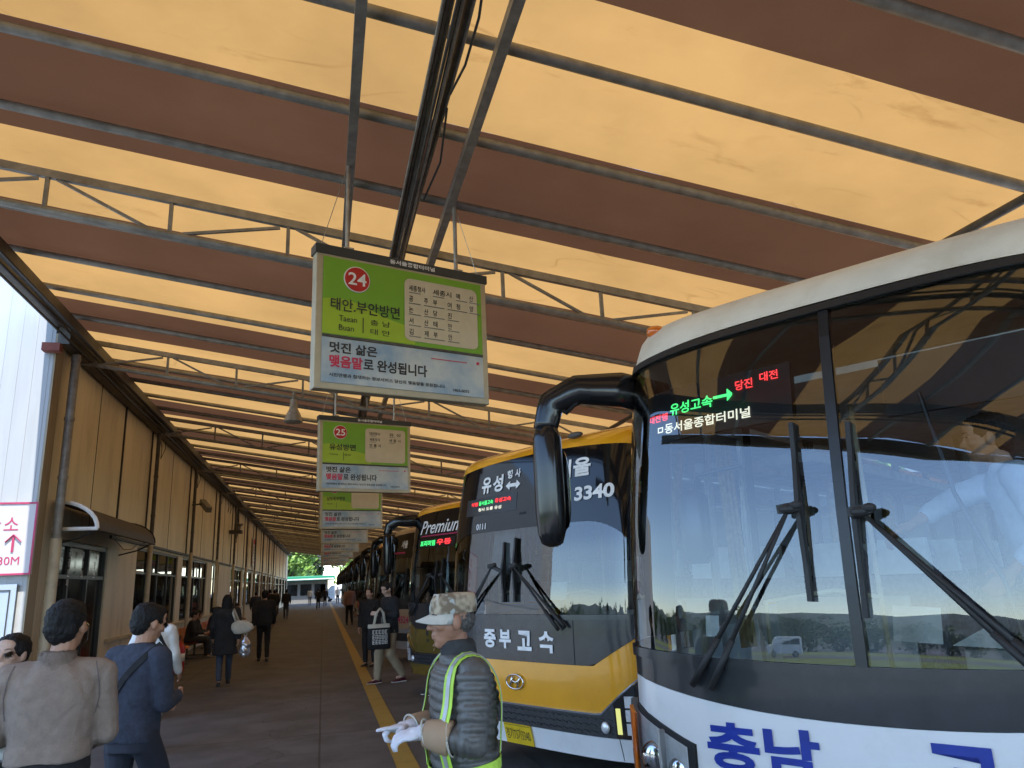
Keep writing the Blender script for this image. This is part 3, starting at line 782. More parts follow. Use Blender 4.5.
# ================================================================== COACHES
AF, NN, HWD = .26, 3.2, 1.25
_pl = []
for k in range(121):
    th = math.pi/2*k/120
    _pl.append((HWD*math.sin(th)**(2/NN), AF*(1-math.cos(th)**(2/NN))))
_sl = [0.]
for a, b in zip(_pl, _pl[1:]): _sl.append(_sl[-1]+math.hypot(b[0]-a[0], b[1]-a[1]))
SF = _sl[-1]
import bisect
def interp(x, xs, ys):
    if x <= xs[0]: return ys[0]
    if x >= xs[-1]: return ys[-1]
    i = bisect.bisect_right(xs, x)-1
    t = (x-xs[i])/(xs[i+1]-xs[i]) if xs[i+1] > xs[i] else 0
    return ys[i]*(1-t)+ys[i+1]*t
def plan(a):
    if a >= SF: return HWD, AF+(a-SF), 1., 0.
    i = min(max(bisect.bisect_right(_sl, a)-1, 0), 119); t = (a-_sl[i])/(_sl[i+1]-_sl[i])
    u = _pl[i][0]*(1-t)+_pl[i+1][0]*t; b = _pl[i][1]*(1-t)+_pl[i+1][1]*t
    e = .03; a0 = max(0, a-e); a1 = min(SF, a+e)
    u0, b0_ = interp(a0, _sl, [p[0] for p in _pl]), interp(a0, _sl, [p[1] for p in _pl])
    u1, b1 = interp(a1, _sl, [p[0] for p in _pl]), interp(a1, _sl, [p[1] for p in _pl])
    if a0 == 0: u0, b0_ = -u1, b1; 
    d = math.hypot(u1-u0, b1-b0_); return u, b, (b1-b0_)/d, -(u1-u0)/d   # outward normal (u, b)
RK_Z = [.3, .45, .8, 1.3, 1.6, 2.0, 2.4, 2.9, 3.05, 3.14, 3.2, 3.24, 3.26]
RK_V = [.06, .02, .0, .005, .02, .055, .105, .185, .25, .35, .52, .80, 1.25]
TB_Z = [2.0, 2.8, 2.95, 3.05, 3.14, 3.2, 3.24, 3.26]
TB_V = [.0, .035, .06, .09, .16, .26, .42, .65]
ZTOP = 3.26
def S(s, z, off=0.):
    a = abs(s); sg = 1 if s >= 0 else -1
    u, b, nu, nb = plan(a)
    t = min(max((a-1.1)/1.7, 0), 1); w_ = 1-t*t*(3-2*t)
    tb = interp(z, TB_Z, TB_V)
    u += nu*(off-tb); b += nb*(off-tb*.3) + interp(z, RK_Z, RK_V)*w_
    return (b, u*sg, z)
def panel(mb, s0, s1, zl, zh, ns=24, nz=4, off=0., inner=False):
    vs = []; fs = []
    for i in range(ns+1):
        s = s0+(s1-s0)*i/ns; a = zl(s) if callable(zl) else zl; b = zh(s) if callable(zh) else zh
        for j in range(nz+1): vs.append(S(s, a+(b-a)*j/nz, off))
    for i in range(ns):
        for j in range(nz):
            p = i*(nz+1)+j; q = (i+1)*(nz+1)+j
            fs.append((p, p+1, q+1, q))
    mb.add(vs, fs)
def slab(mb, s0, s1, zl, zh, ns=24, nz=2, off=.0, th=.02):
    """closed thin shell following the body surface"""
    vs = []; fs = []; W = nz+1
    for o_ in (off, off-th):
        for i in range(ns+1):
            s = s0+(s1-s0)*i/ns; a = zl(s) if callable(zl) else zl; b = zh(s) if callable(zh) else zh
            for j in range(W): vs.append(S(s, a+(b-a)*j/nz, o_))
    K = (ns+1)*W
    for i in range(ns):
        for j in range(nz):
            p = i*W+j; q = p+W
            fs.append((p, p+1, q+1, q)); fs.append((K+p, K+q, K+q+1, K+p+1))
        for j in (0, nz):
            p = i*W+j; q = p+W
            fs.append((p, q, K+q, K+p) if j == 0 else (p, K+p, K+q, q))
    for j in range(nz):
        p = j; fs.append((p, K+p, K+p+1, p+1)); p = ns*W+j; fs.append((p, p+1, K+p+1, K+p))
    mb.add(vs, fs)
LEN = 10.4
SE = SF+LEN
def s_of_u(u):
    return math.copysign(interp(abs(u), [p[0] for p in _pl], _sl), u)
def btext(mb, s_, u0, u1, z0, z1, off=.006, bold=.02, shear=0, space=1.):
    """letters read left to right from +u to -u (as seen from the front)"""
    a, b = s_of_u(u0), s_of_u(u1)
    vs, fs = text_fit(s_, 0, 1, z0, z1, lambda x, z: S(a+(b-a)*x, z, off), bold, shear, space)
    mb.add(vs, fs)
def wiper(root, hub, feet, blade, off=.06):
    """feet: list of (s,z) where the arms start; hub (s,z); blade ((s,z),(s,z))"""
    w_ = None; mb = MB(); hx = S(hub[0], hub[1], off+.02)
    for f_ in feet:
        q = S(f_[0], f_[1], off*.6); mb.tube([q, tuple((a*.5+b*.5) for a, b in zip(q, hx)), hx], [.016, .011, .009], 8)
        mb.tube([q, tuple((a*.72+b*.28) for a, b in zip(q, hx))], .017, 8)
    w_ = mb.build('wiper', M['black_m'], root, smooth=True)
    mb = MB(); a, b = blade
    pts = [S(a[0]+(b[0]-a[0])*k/10, a[1]+(b[1]-a[1])*k/10, .022) for k in range(11)]
    for p, q in zip(pts, pts[1:]): mb.bar(p, q, .022, .03, (1,0,0))
    mb.build('blade', M['rubber'], w_)
    mb = MB()
    m = S((a[0]+b[0])/2, (a[1]+b[1])/2, .05)
    mb.bar(S(a[0]*.8+b[0]*.2, a[1]*.8+b[1]*.2, .03), m, .02, .02); mb.bar(S(a[0]*.2+b[0]*.8, a[1]*.2+b[1]*.8, .03), m, .02, .02)
    mb.ell(hx, (.028, .05, .026), 10, 7); mb.ell(tuple(p+q for p, q in zip(hx, (-.01, -.04, .012))), (.02, .032, .02), 8, 6); mb.bar(tuple(p+q for p, q in zip(hx, (0,.05,.0))), tuple(p+q for p, q in zip(hx, (0,-.05,.01))), .03, .04); mb.bar(hx, m, .03, .03)
    mb.build('hub', M['black_m'], w_)
    return w_
def mirror(root, big=True, mt='black_s'):
    """rabbit-ear mirror: arched arm from the roof corner, housing hanging in front of the nearside corner"""
    mb = MB()
    p = [(.62, 1.16, 2.74), (.30, 1.27, 2.79), (.05, 1.42, 2.78), (-.03, 1.56, 2.71), (-.05, 1.60, 2.55)]
    rs = [(.055,.125), (.055,.11), (.055,.09), (.06,.082), (.065,.072)]
    rings = []
    fine = []
    for k in range(len(p)-1):
        for j in range(4):
            t = j/4; fine.append((Vector(p[k]).lerp(Vector(p[k+1]), t), rs[k][0]*(1-t)+rs[k+1][0]*t, rs[k][1]*(1-t)+rs[k+1][1]*t))
    fine.append((Vector(p[-1]), *rs[-1]))
    x = Vector((0,0,1))
    for i, (c, a, b) in enumerate(fine):
        d = (fine[min(i+1, len(fine)-1)][0]-fine[max(i-1,0)][0]).normalized()
        x = (x-d*x.dot(d)).normalized()
        y = d.cross(x); rings.append((c, b, a, Matrix((x, y, d)).transposed()))
    mb.loft(rings, 18)
    a = mb.build('mirror_arm', M[mt], root, smooth=True)
    mb = MB(); c = Vector((-.05, 1.59, 2.22))
    rg = []
    for z, k in ((.36,.45), (.34,.75), (.28,.95), (.1,1.), (-.15,1.), (-.27,.92), (-.33,.7), (-.35,.3)):
        rg.append((c+Vector((0,0,z)), .075*k, .086*k))
    mb.loft(rg[::-1], 22, 2.6)
    h = mb.build('mirror_housing', M[mt], a, smooth=True)
    mb = MB(); rg = [(c+Vector((.083, 0, -.02)), .25, .085, Matrix(((0,0,1),(0,1,0),(1,0,0)))), (c+Vector((.092, 0, -.02)), .245, .082, Matrix(((0,0,1),(0,1,0),(1,0,0))))]
    mb.loft(rg, 22, 3); mb.build('mirror_glass', M['chrome'], a)
    mb = MB()
    for k in range(3): mb.tube([(-.04,1.58,2.72), (.0,1.55-.04*k,2.70-.03*k), (.05,1.50-.05*k,2.72)], .014, 6)
    mb.build('mirror_bracket', M['black'], a)
    return a

def coach(lab, c, phi, st, group=None):
    t = empty('coach', (c[0], c[1], 0), R_(phi), lab, 'bus', group)
    lo, ba, rf, bum = M[st['lower']], M[st['band']], M[st['roof']], M[st['bumper']]
    det = st.get('detail', 2)
    ws_lo, ws_hi, band_lo, z_b = st['ws_lo'], st['ws_hi'], st['band_lo'], st['bump_hi']
    # --- shell
    NS = 40
    mb = MB()
    slab(mb, -1.9, 1.9, z_b, band_lo, NS, 6, 0, .02)
    for a, b in ((1.9, SE), (-SE, -1.9)):
        slab(mb, a, b, .34, 1.45, 8, 2, 0, .02)
    body = mb.build('body', lo, t, auto=50)
    mb = MB(); slab(mb, -1.9, 1.9, .28, z_b-.004, NS, 3, .012, .03); mb.build('bumper', bum, t, auto=50)
    mb = MB(); slab(mb, -1.62, 1.62, lambda s: band_lo(s)+.003, lambda s: ws_lo(s)-.02, NS, 3, .004, .02)
    slab(mb, -1.62, 1.62, lambda s: ws_lo(s)-.045, lambda s: ws_lo(s), NS, 1, .018, .03)
    mb.build('front_band', ba, t, auto=40)
    mb = MB()
    # roof shell front-to-back plus cap
    vs = []; fs = []; zs = [2.78, 2.9, 2.97, 3.03, 3.08, 3.12, 3.16, 3.19, 3.22, 3.24, 3.255, ZTOP]
    ss = [-SE+ (SE-1.6)*i/8 for i in range(8)] + [-1.6+3.2*i/40 for i in range(41)] + [1.6+(SE-1.6)*(i+1)/8 for i in range(8)]
    for s in ss:
        z0 = max(st['roof_lo'](s), 0)
        for z in zs:
            p = S(s, max(z, z0), .006); k_ = st.get('roof_k', 1.15); vs.append((p[0], p[1], p[2] if p[2] < 2.87 else 2.87+(p[2]-2.87)*k_))
    W = len(zs)
    for i in range(len(ss)-1):
        for j in range(W-1): p = i*W+j; fs.append((p, p+1, p+W+1, p+W))
    fs.append(tuple(i*W+W-1 for i in range(len(ss))))
    mb.add(vs, fs)
    roof = mb.build('roof', rf, t, auto=60)
    bm = bmesh.new(); bm.from_mesh(roof.data); bmesh.ops.remove_doubles(bm, verts=bm.verts, dist=.0004); bm.to_mesh(roof.data); bm.free()
    mb = MB(); mb.box(AF+LEN-.02, AF+LEN, -1.22, 1.22, .4, 3.1); mb.build('rear_wall', lo, t)
    # air conditioner housing on the roof
    mb = MB(); mb.loft([((4.5,0,3.22),2.0,.95), ((4.5,0,3.36),1.9,.85), ((4.5,0,3.40),1.7,.7)], 24, 4); mb.build('roof_unit', rf, t, auto=50)
    # --- windshield
    wsr = st['ws_half']
    mb = MB()   # black surround: pillars, top edge, centre seam
    for sg in (-1, 1):
        a, b = sorted((sg*wsr, sg*1.66)); slab(mb, a, b, lambda s: ws_lo(s), lambda s: st['roof_lo'](s), 5, 10, .004, .05)
    slab(mb, -wsr, wsr, lambda s: ws_hi(s)-.004, lambda s: st['roof_lo'](s), NS, 2 if st['roof_lo'](0)-ws_hi(0) < .2 else 6, .004, .02)
    sur = mb.build('windshield_frame', M[st.get('surround', 'black_g')], t, auto=40)
    if st['split']:
        mb = MB(); slab(mb, -.024, .024, lambda s: ws_lo(s), lambda s: ws_hi(s), 2, 10, .012, .05); mb.build('centre_pillar', M['black'], t)
        mb = MB(); slab(mb, -1.6, 1.6, lambda s: ws_hi(s)-.02, lambda s: ws_hi(s)+.022, NS, 1, .022, .03); mb.build('rubber_trim', M['rubber'], t, auto=40)
        rng = ((-wsr, -.026), (.026, wsr))
    else: rng = ((-wsr, wsr),)
    for a, b in rng:
        mb = MB(); panel(mb, a, b, lambda s: ws_lo(s)+.002, lambda s: ws_hi(s)-.006, 28, 14, 0)
        mb.build('windshield', M[st['glass']], t, smooth=True)
    # --- sides: door (nearside = +s), windows and pillars
    zb, zt = 1.45, 2.78
    for sg in (-1, 1):
        edges = [1.66+(SE-1.66)*k/8 for k in range(9)]
        for k in range(8):
            a, b = edges[k], edges[k+1]
            lo_z = .55 if (sg == 1 and k == 0) else zb
            mb = MB(); a_, b_ = sorted((sg*(a+.04), sg*(b-.04))); panel(mb, a_, b_, lo_z+.03, zt-.02, 4, 3, -.008)
            pn = mb.build('side_window', M['side_glass'], t, smooth=True)
            mb = MB()
            for q in (a+.02, b-.02): x, y_ = sorted((sg*(q-.035), sg*(q+.035))); slab(mb, x, y_, zb, zt, 1, 3, -.001, .03)
            mb.build('window_pillar', M['black'], t)
        if sg == 1:
            mb = MB()
            for q in (1.72, 2.3, 2.85): slab(mb, q-.03, q+.03, .5, zt, 1, 4, .006, .03)
            slab(mb, 1.72, 2.85, .5, .58, 3, 1, .006, .03); slab(mb, 1.72, 2.85, 2.62, 2.7, 3, 1, .006, .03); slab(mb, 1.72, 2.85, 1.36, 1.43, 3, 1, .006, .03)
            mb.build('door', M['bus_silver'], t)
    # --- wheels
    for b in (2.75, 8.4):
        for sg in (-1, 1):
            mb = MB(); mb.cyl((b, sg*1.08, .5), .5, .30, 32, 'Y'); wh = mb.build('wheel', M['tyre'], t, auto=40)
            mb = MB(); mb.cyl((b, sg*1.235, .5), .29, .03, 24, 'Y'); mb.build('rim', M['bus_silver'], wh, auto=40)
            mb = MB(); mb.cyl((b, sg*1.252, .5), .60, .008, 32, 'Y'); mb.v = [v for v in mb.v]
            mb.build('wheel_arch', M['black_m'], t)
    # --- interior
    mb = MB(); mb.box(.55, AF+LEN-.05, -1.18, 1.18, .62, .66); mb.build('floor', M['int_dark'], t)
    mb = MB()
    vs = []; zz = 2.74
    mb.box(.75, AF+LEN-.05, -1.12, 1.12, 2.72, 2.76); mb.build('ceiling', M['int_light'], t)
    mb = MB()
    dz = 1.16 if st['split'] else 1.26
    rings = [((.50,0,.7),1.12,.22), ((.48,0,dz-.12),1.13,.28), ((.48,0,dz-.02),1.10,.27), ((.48,0,dz),1.06,.24)]
    mb.v = []
    mb.loft([(c_, ry, rx) for c_, rx, ry in rings], 32, 5); mb.build('dashboard', M['int_dark'], t, auto=50)
    if det >= 2:
        mb = MB(); mb.box(.85,.93,-.9,-.2,dz,dz+.12); mb.box(.6,.85,.25,.55,dz,dz+.06); mb.build('dash_console', M['int_grey'], t, bevel=.01)
        mb = MB(); ctr = Vector((1.0,-.58,1.22)); ax = Vector((-.5,0,.86)).normalized()
        u_ = Vector((0,1,0)); v_ = ax.cross(u_)
        mb.tube([ctr+(u_*math.cos(k*.2618)+v_*math.sin(k*.2618))*.235 for k in range(25)], .016, 8)
        mb.tube([ctr, ctr-ax*.4], .03, 8); mb.tube([ctr-u_*.22, ctr+u_*.22], .014, 6); mb.build('steering_wheel', M['black'], t, smooth=True)
        mb = MB(); mb.tube([(1.55,.35,.66),(1.55,.35,2.0),(1.55,.35,2.7)], .016, 8); mb.tube([(1.25,.95,.66),(1.25,.95,1.5),(1.5,.6,1.55),(1.55,.35,1.5)], .016, 8)
        mb.build('handrail', M['cream'], t, smooth=True)
        mb = MB(); mb.box(1.75,1.78,.25,1.1,.66,1.5); mb.build('partition', M['int_grey'], t)
        mb = MB()
        for sg in (-1,1): mb.box(1.9,LEN,sg*.95-.2,sg*.95+.2,2.42,2.5)
        mb.build('luggage_rack', M['int_grey'], t, bevel=.01)
        # curtains bunched by the first window pillars
        mb = MB()
        for sg, bb in ((1,3.2), (1,4.7), (-1,1.9), (-1,3.3), (-1,4.7)):
            for k in range(5): mb.tube([(bb+k*.05, sg*1.15, 1.5), (bb+k*.05, sg*1.13, 2.4)], .03, 6)
        mb.build('curtain', M['curtain'], t, smooth=True)
    # seats
    ms = None
    rows = 5 if det >= 2 else (2 if det == 1 else 0)
    def seat(x, y):
        nonlocal ms
        if ms is None:
            mb = MB(); mb.loft([((0,0,1.02),.23,.22), ((0,0,1.14),.24,.23), ((-.02,0,1.2),.2,.2)], 14, 4)
            mb.loft([((.20,0,1.12),.06,.22), ((.26,0,1.5),.06,.23), ((.30,0,1.78),.055,.2), ((.31,0,1.86),.04,.15)], 14, 4); mb.box(-.18,.18,-.15,.15,.67,1.03)
            o = mb.build('seat', M['seat'], t, auto=50); mb = MB(); mb.loft([((.24,0,1.62),.075,.19), ((.26,0,1.87),.06,.17)], 12, 4); h = mb.build('headrest_cover', M['seat_w'], o, auto=50); ms = (o, h)
        else:
            o = ms[0].copy(); C.objects.link(o); h = ms[1].copy(); C.objects.link(h); h.parent = o
        o.location = (x, y, 0)
    for r in range(rows):
        for y_ in (-.95, -.48, .48, .95): seat(2.4+r*.85, y_)
    if det >= 1: seat(1.55, -.6)
    for f_ in st.get('extras', []): f_(t)
    return t

# ---- front styles
def mk(t, name, m, fn, parent=None, smooth=False, bevel=0):
    mb = MB(); fn(mb); return mb.build(name, M[m] if isinstance(m, str) else m, parent or t, smooth=smooth, bevel=bevel)
def plate(t, s_, u, z, w_=.335, h=.17):
    mb = MB(); a, b = s_of_u(u+w_/2), s_of_u(u-w_/2)
    lo_, hi_ = sorted((a, b)); slab(mb, lo_, hi_, z-h/2, z+h/2, 4, 1, .03, .012); p = mb.build('licence_plate', M['plate'], t)
    mb = MB(); btext(mb, s_, u+w_*.44, u-w_*.44, z-h*.30, z+h*.28, .034, .0); mb.build('plate_characters', M['ink'], p)
    mb = MB()
    for zz in (z-h*.44, z+h*.42): slab(mb, lo_+.01, hi_-.01, zz, zz+.004, 4, 1, .032, .001)
    mb.build('plate_rim', M['ink'], p)
# style A: white coach with split windshield
def A_head(t):
    for sg in (-1, 1):
        lo_ = lambda s: .52+.16*max(0, 1.52-abs(s))/.5 if False else .50
        a, b = sorted((sg*.84, sg*1.60))
        zlo = lambda s: .46+.14*min(1, max(0, (1.15-abs(s))/.3))
        zhi = lambda s: .90+.17*min(1, max(0, (abs(s)-.85)/.45))
        mb = MB(); slab(mb, a, b, zlo, zhi, 12, 3, .008, .03); bz = mb.build('headlight', M['black_m'], t, auto=50)
        mb = MB(); a, b = sorted((sg*.88, sg*1.50)); panel(mb, a, b, lambda s: zlo(s)+.03, lambda s: zhi(s)-.03, 12, 3, .012); mb.build('reflector', M['lens'], bz, smooth=True)
        for q, z, r in ((1.10, .80, .085), (.95, .77, .06)):
            mb = MB(); p = S(sg*q, z, .0); mb.ell(p, (r*.45, r, r), 18, 12); mb.build('bulb', M['chrome'], bz, smooth=True)
        mb = MB(); a, b = sorted((sg*1.015, sg*1.028)); slab(mb, a, b, lambda s: zlo(s)+.02, lambda s: zhi(s)-.02, 2, 3, .05, .04); mb.build('lens_divider', M['bus_silver'], bz)
        mb = MB(); a, b = sorted((sg*1.20, sg*1.27)); slab(mb, a, b, lambda s: zlo(s)+.02, lambda s: zhi(s)-.03, 4, 3, .05, .02); mb.build('indicator', M['amber'], bz, smooth=False)
        mb = MB(); a, b = sorted((sg*.86, sg*1.505)); panel(mb, a, b, lambda s: zlo(s)+.01, lambda s: zhi(s)-.01, 12, 3, .045); mb.build('lamp_cover', M['lens_glass'], bz, smooth=True)
def A_txt(t):
    for wd in ((('충', .765, .50), ('남', .475, .225)), (('고', -.19, -.45), ('속', -.50, -.76))):
        mb = MB()
        for ch, a, b in wd: btext(mb, ch, a, b, .81, 1.015, .008, .035)
        mb.build('lettering', M['blue_txt'], t)
    mk(t, 'panel_seam', 'ink', lambda m: slab(m, -.82, .82, .735, .742, 30, 1, .003, .002))
    for q in (-.835, .835): mk(t, 'panel_seam', 'ink', lambda m: slab(m, q-.003, q+.003, .50, .90, 1, 4, .003, .002))
def led(t, rows, s0, s1, z0, z1, off=-.09, back='black'):
    mb = MB(); slab(mb, s_of_u(s1)-.04, s_of_u(s0)+.04, z0, z1, 10, 2, off, .05); bx = mb.build('route_display', M['black'], t)
    for s_, a, b, c_, d, m in rows:
        mb = MB(); btext(mb, s_, a, b, c_, d, off+.008, .018); mb.build('display_text', M[m], bx)
def A_led(t):
    led(t, [('대전행', 1.13, .97, 2.54, 2.585, 'led_r'), ('유성고속', .95, .66, 2.56, 2.63, 'led_g'), ('당진', .52, .42, 2.62, 2.675, 'led_r'), ('대전', .38, .28, 2.64, 2.69, 'led_r'),
            ('ㅁ동서울종합터미널', 1.05, .44, 2.46, 2.52, 'led_w')], 1.17, .26, 2.42, 2.72)
    mb = MB(); a, b = s_of_u(.655), s_of_u(.54)
    slab(mb, b+.03, a, 2.60, 2.615, 4, 1, -.080, .003)
    for k in range(6): slab(mb, b+.005*k, b+.005*(k+1), 2.607-.005*(k+1)-.002, 2.607+.005*(k+1)+.004, 1, 1, -.080, .003)
    mb.build('display_arrow', M['led_g'], t)
def A_wip(t):
    wiper(t, (.21, 1.96), ((.80, 1.17), (.70, 1.16)), ((.185, 2.37), (.175, 1.55)))
    wiper(t, (-.10, 1.92), ((-.66, 1.24), (-.74, 1.20)), ((-.075, 2.33), (-.05, 1.48)))
def A_bits(t):
    mk(t, 'marker_lamp', 'amber', lambda m: m.ell(S(1.12, 3.13, .02), (.09, .06, .045), 12, 8), smooth=True)
    mk(t, 'marker_lamp', 'amber', lambda m: m.ell(S(-1.12, 3.13, .02), (.09, .06, .045), 12, 8), smooth=True)
    # small mirror inside the nearside corner and papers on the dash
    a = mk(t, 'inner_mirror_arm', 'black', lambda m: m.tube([(.42, .90, 2.15), (.36, .86, 2.22), (.42,.62,2.25)], .012, 8))
    mk(t, 'inner_mirror', 'black', lambda m: m.loft([((.36,.90,1.74),.03,.05), ((.36,.90,1.78),.05,.085), ((.36,.90,2.1),.05,.085), ((.36,.90,2.14),.03,.05)], 14, 3), a, smooth=True)
    mk(t, 'dash_paper', 'paper', lambda m: (m.add([(.34,-.04,1.36), (.34,-.24,1.35), (.40,-.24,1.50), (.40,-.04,1.51)], [(0,1,2,3)]), m.add([(.40,-.26,1.34), (.40,-.5,1.33), (.47,-.40,1.42)], [(0,1,2)]), m.add([(.5,.9,1.35),(.5,.98,1.35),(.52,.98,1.46),(.52,.9,1.46)], [(0,1,2,3)])))
    mk(t, 'sun_visor', 'int_dark', lambda m: m.box(.62,.66,-1.02,-.1,2.42,2.72))
    mk(t, 'aerial_rod', 'black', lambda m: m.tube([(.55,-.28,2.5), (.50,-.36,2.0), (.44,-.50,1.6), (.42,-.55,1.2)], .010, 6))
    mk(t, 'curtain', 'curtain', lambda m: [m.tube([(.95+.04*k, .98-.012*k, 1.25), (1.1+.04*k, 1.08-.012*k, 2.5)], .022, 6) for k in range(3)], smooth=True)
stA = dict(lower='bus_white', band='bus_band', roof='bus_cream', bumper='bus_white', glass='ws', split=True, ws_half=1.50, bump_hi=.50, surround='black',
    ws_lo=lambda s: 1.285+.07*min(1, abs(s)/1.5)**2, ws_hi=lambda s: 2.945-.12*min(1, abs(s)/1.5)**3,
    roof_lo=lambda s: (2.965-.12*min(1, abs(s)/1.5)**3) if abs(s) < 1.7 else 2.78,
    band_lo=lambda s: 1.055+.21*min(1, abs(s)/1.5)**2.2,
    extras=[A_head, A_txt, A_led, A_wip, A_bits, lambda t: mirror(t), lambda t: plate(t, '충남70아1234', 0, .42)])
stA['extras'] = stA['extras'][:-1]

# style B: glassy front, chevron panel
def chev(s):
    a = abs(s); return .985+.0*a if a < .85 else .985+.30*min(1, (a-.85)/.55)
def gtop(s):
    a = abs(s); return .62 if a < .90 else .62+.34*min(1, (a-.90)/.42)
def B_front(yl=False):
    def f_(t):
        # grille strip and headlights
        mk(t, 'grille', 'grille', lambda m: (slab(m, -1.2, 1.2, .455, gtop, 40, 2, .016, .012)))
        mk(t, 'chrome_strip', 'chrome', lambda m: slab(m, -1.42, 1.42, lambda s: gtop(s)-.004, lambda s: gtop(s)+.010, 50, 1, .022, .01))
        mb = MB()
        for k in range(26):
            s = -.98+k*.078
            for z in (.485, .535, .585): mb.bar(S(s-.03, z, .02), S(s+.03, z+.012, .02), .014, .006)
        mb.build('grille_mesh', M['black_m'], t)
        for sg in (-1, 1):
            a, b = sorted((sg*1.03, sg*1.5)); mb = MB(); slab(mb, a, b, .46, lambda s: min(.90, gtop(s)-.012), 8, 3, .02, .02); h = mb.build('headlight', M['black_g'], t)
            a, b = sorted((sg*1.05, sg*1.085)); mb = MB(); slab(mb, a, b, .49, .68, 2, 3, .03, .012); mb.build('daylight_strip', M['drl' if yl else 'lens'], h)
            for z in (.53, .63, .73):
                a, b = sorted((sg*1.13, sg*1.26)); mb = MB(); slab(mb, a, b, z-.042, z+.042, 3, 1, .032, .012); mb.build('lens', M['lens'], h)
                a, b = sorted((sg*1.28, sg*1.38)); mb = MB(); slab(mb, a, b, z-.042, z+.042, 3, 1, .032, .012); mb.build('lens', M['lens'], h)
            mb = MB(); p = S(sg*.94, .53, .025); mb.ell(p, (.02,.045,.045), 14, 8); mb.build('fog_lamp', M['lens'], t, smooth=True)
        for q in (-1.05, 1.05): mk(t, 'bumper_seam', 'ink', lambda m: slab(m, q-.003, q+.003, .29, .455, 1, 2, .014, .003))
        mk(t, 'band_seam', 'ink', lambda m: slab(m, -.664, -.658, .99, 1.38, 1, 2, .008, .003))
    return f_
def logo_H(t, u=.09, z=.81):
    mb = MB(); sc_ = s_of_u(u)
    pts = []
    for k in range(29):
        a = 2*math.pi*k/28; p = S(sc_-.115*math.cos(a), z+.062*math.sin(a), .016); pts.append(p)
    mb.tube(pts, .007, 6, cap=False)
    def q(x, y): return S(sc_-x, z+y, .017)
    mb.tube([q(-.075,-.042), q(-.045,.0), q(-.028,.05)], [.007,.012,.009], 6); mb.tube([q(.028,-.05), q(.045,.0), q(.075,.042)], [.009,.012,.007], 6)
    mb.tube([q(-.05,-.012), q(-.015,.006), q(.015,-.006), q(.05,.012)], [.008,.011,.011,.008], 6)
    mb.build('emblem', M['chrome'], t, smooth=True)
def B2_txt(t):
    mb = MB()
    for ch, a, b, z0, z1 in (('중',.53,.35,1.09,1.255), ('부',.30,.13,1.09,1.255), ('고',.04,-.15,1.08,1.25), ('속',-.24,-.44,1.07,1.25)): btext(mb, ch, a, b, z0, z1, .012, .04)
    mb.build('lettering', M['white_txt'], t); mb = MB()
    for ch, a, b, z0, z1 in (('유',.68,.52,2.56,2.73), ('성',.49,.33,2.56,2.73)): btext(mb, ch, a, b, z0, z1, .012, .035)
    mb.build('lettering', M['white_txt'], t); mb = MB()
    for ch, a, b, z0, z1 in (('서',-.45,-.62,2.57,2.74), ('울',-.65,-.85,2.57,2.74)): btext(mb, ch, a, b, z0, z1, .012, .035)
    mb.build('lettering', M['white_txt'], t); mb = MB()
    for ch, a, b in (('행',.27,.19), ('사',.15,.07)): btext(mb, ch, a, b, 2.67, 2.755, .012, .03)
    mb.build('lettering', M['white_txt'], t); mb = MB()
    btext(mb, '3340', -.68, -1.10, 2.35, 2.475, .012, .035)
    mb.build('lettering', M['white_txt'], t)
    mb = MB(); a, b = s_of_u(.28), s_of_u(.06)
    def P2(x, z): return S(a+(b-a)*x, z, .012)
    zc_ = 2.60
    mb.add([P2(0,zc_), P2(.28,zc_-.045), P2(.28,zc_-.018), P2(.72,zc_-.018), P2(.72,zc_-.045), P2(1,zc_), P2(.72,zc_+.045), P2(.72,zc_+.018), P2(.28,zc_+.018), P2(.28,zc_+.045)], [(0,1,2,9), (2,3,8), (3,7,8), (2,8,9), (3,4,7), (4,5,6), (4,6,7)])
    mb.build('arrow_mark', M['white_txt'], t)
def frit_arch(t):
    """black printed glass border leaving two rounded clear areas"""
    mb = MB(); n = 60
    vs = []; fs = []
    for i in range(n+1):
        s = -1.46+2.92*i/n; a = abs(s)
        e = min(1, a/1.46); zt = 2.17-.5*max(0, (e-.45)/.55)**3
        vs.append(S(s, zt, .004)); vs.append(S(s, 2.32, .004))
    for i in range(n): fs.append((2*i, 2*i+1, 2*i+3, 2*i+2))
    mb.add(vs, fs); mb.build('printed_border', M['frit'], t, smooth=True)
def B2_led(t):
    led(t, [('직행', .84, .72, 2.445, 2.485, 'led_r'), ('동서울고속', .70, .46, 2.445, 2.49, 'led_g'), ('유성고속', .43, .18, 2.45, 2.495, 'led_r'), ('청사 도룡 유성', .70, .32, 2.385, 2.42, 'led_w')], .9, .14, 2.35, 2.52, .007)
    mk(t, 'fleet_number', 'white_txt', lambda m: btext(m, '0111', .72, .56, 2.20, 2.26, .008, .02))
def B_wip(t):
    wiper(t, (.33, 1.83), ((1.02, 1.23), (.95, 1.20)), ((.22, 2.05), (.21, 1.50)))
    wiper(t, (.02, 1.82), ((-.60, 1.29), (-.52, 1.27)), ((.06, 2.08), (.05, 1.5)))
def B_bits(t):
    mk(t, 'roof_vent', 'steel_d', lambda m: m.ell(S(-.62, 2.97, .01), (.03, .10, .03), 14, 8), smooth=True)
    mk(t, 'dash_paper', 'paper', lambda m: m.add([(.30,-.1,1.50), (.30,-.3,1.50), (.34,-.3,1.66), (.34,-.1,1.66)], [(0,1,2,3)]))
    mk(t, 'sun_blind', 'int_grey', lambda m: m.add([S(.30,1.75,-.12), S(.62,1.75,-.12), S(.55,2.3,-.12), S(.22,2.3,-.12)], [(0,1,2,3)]))
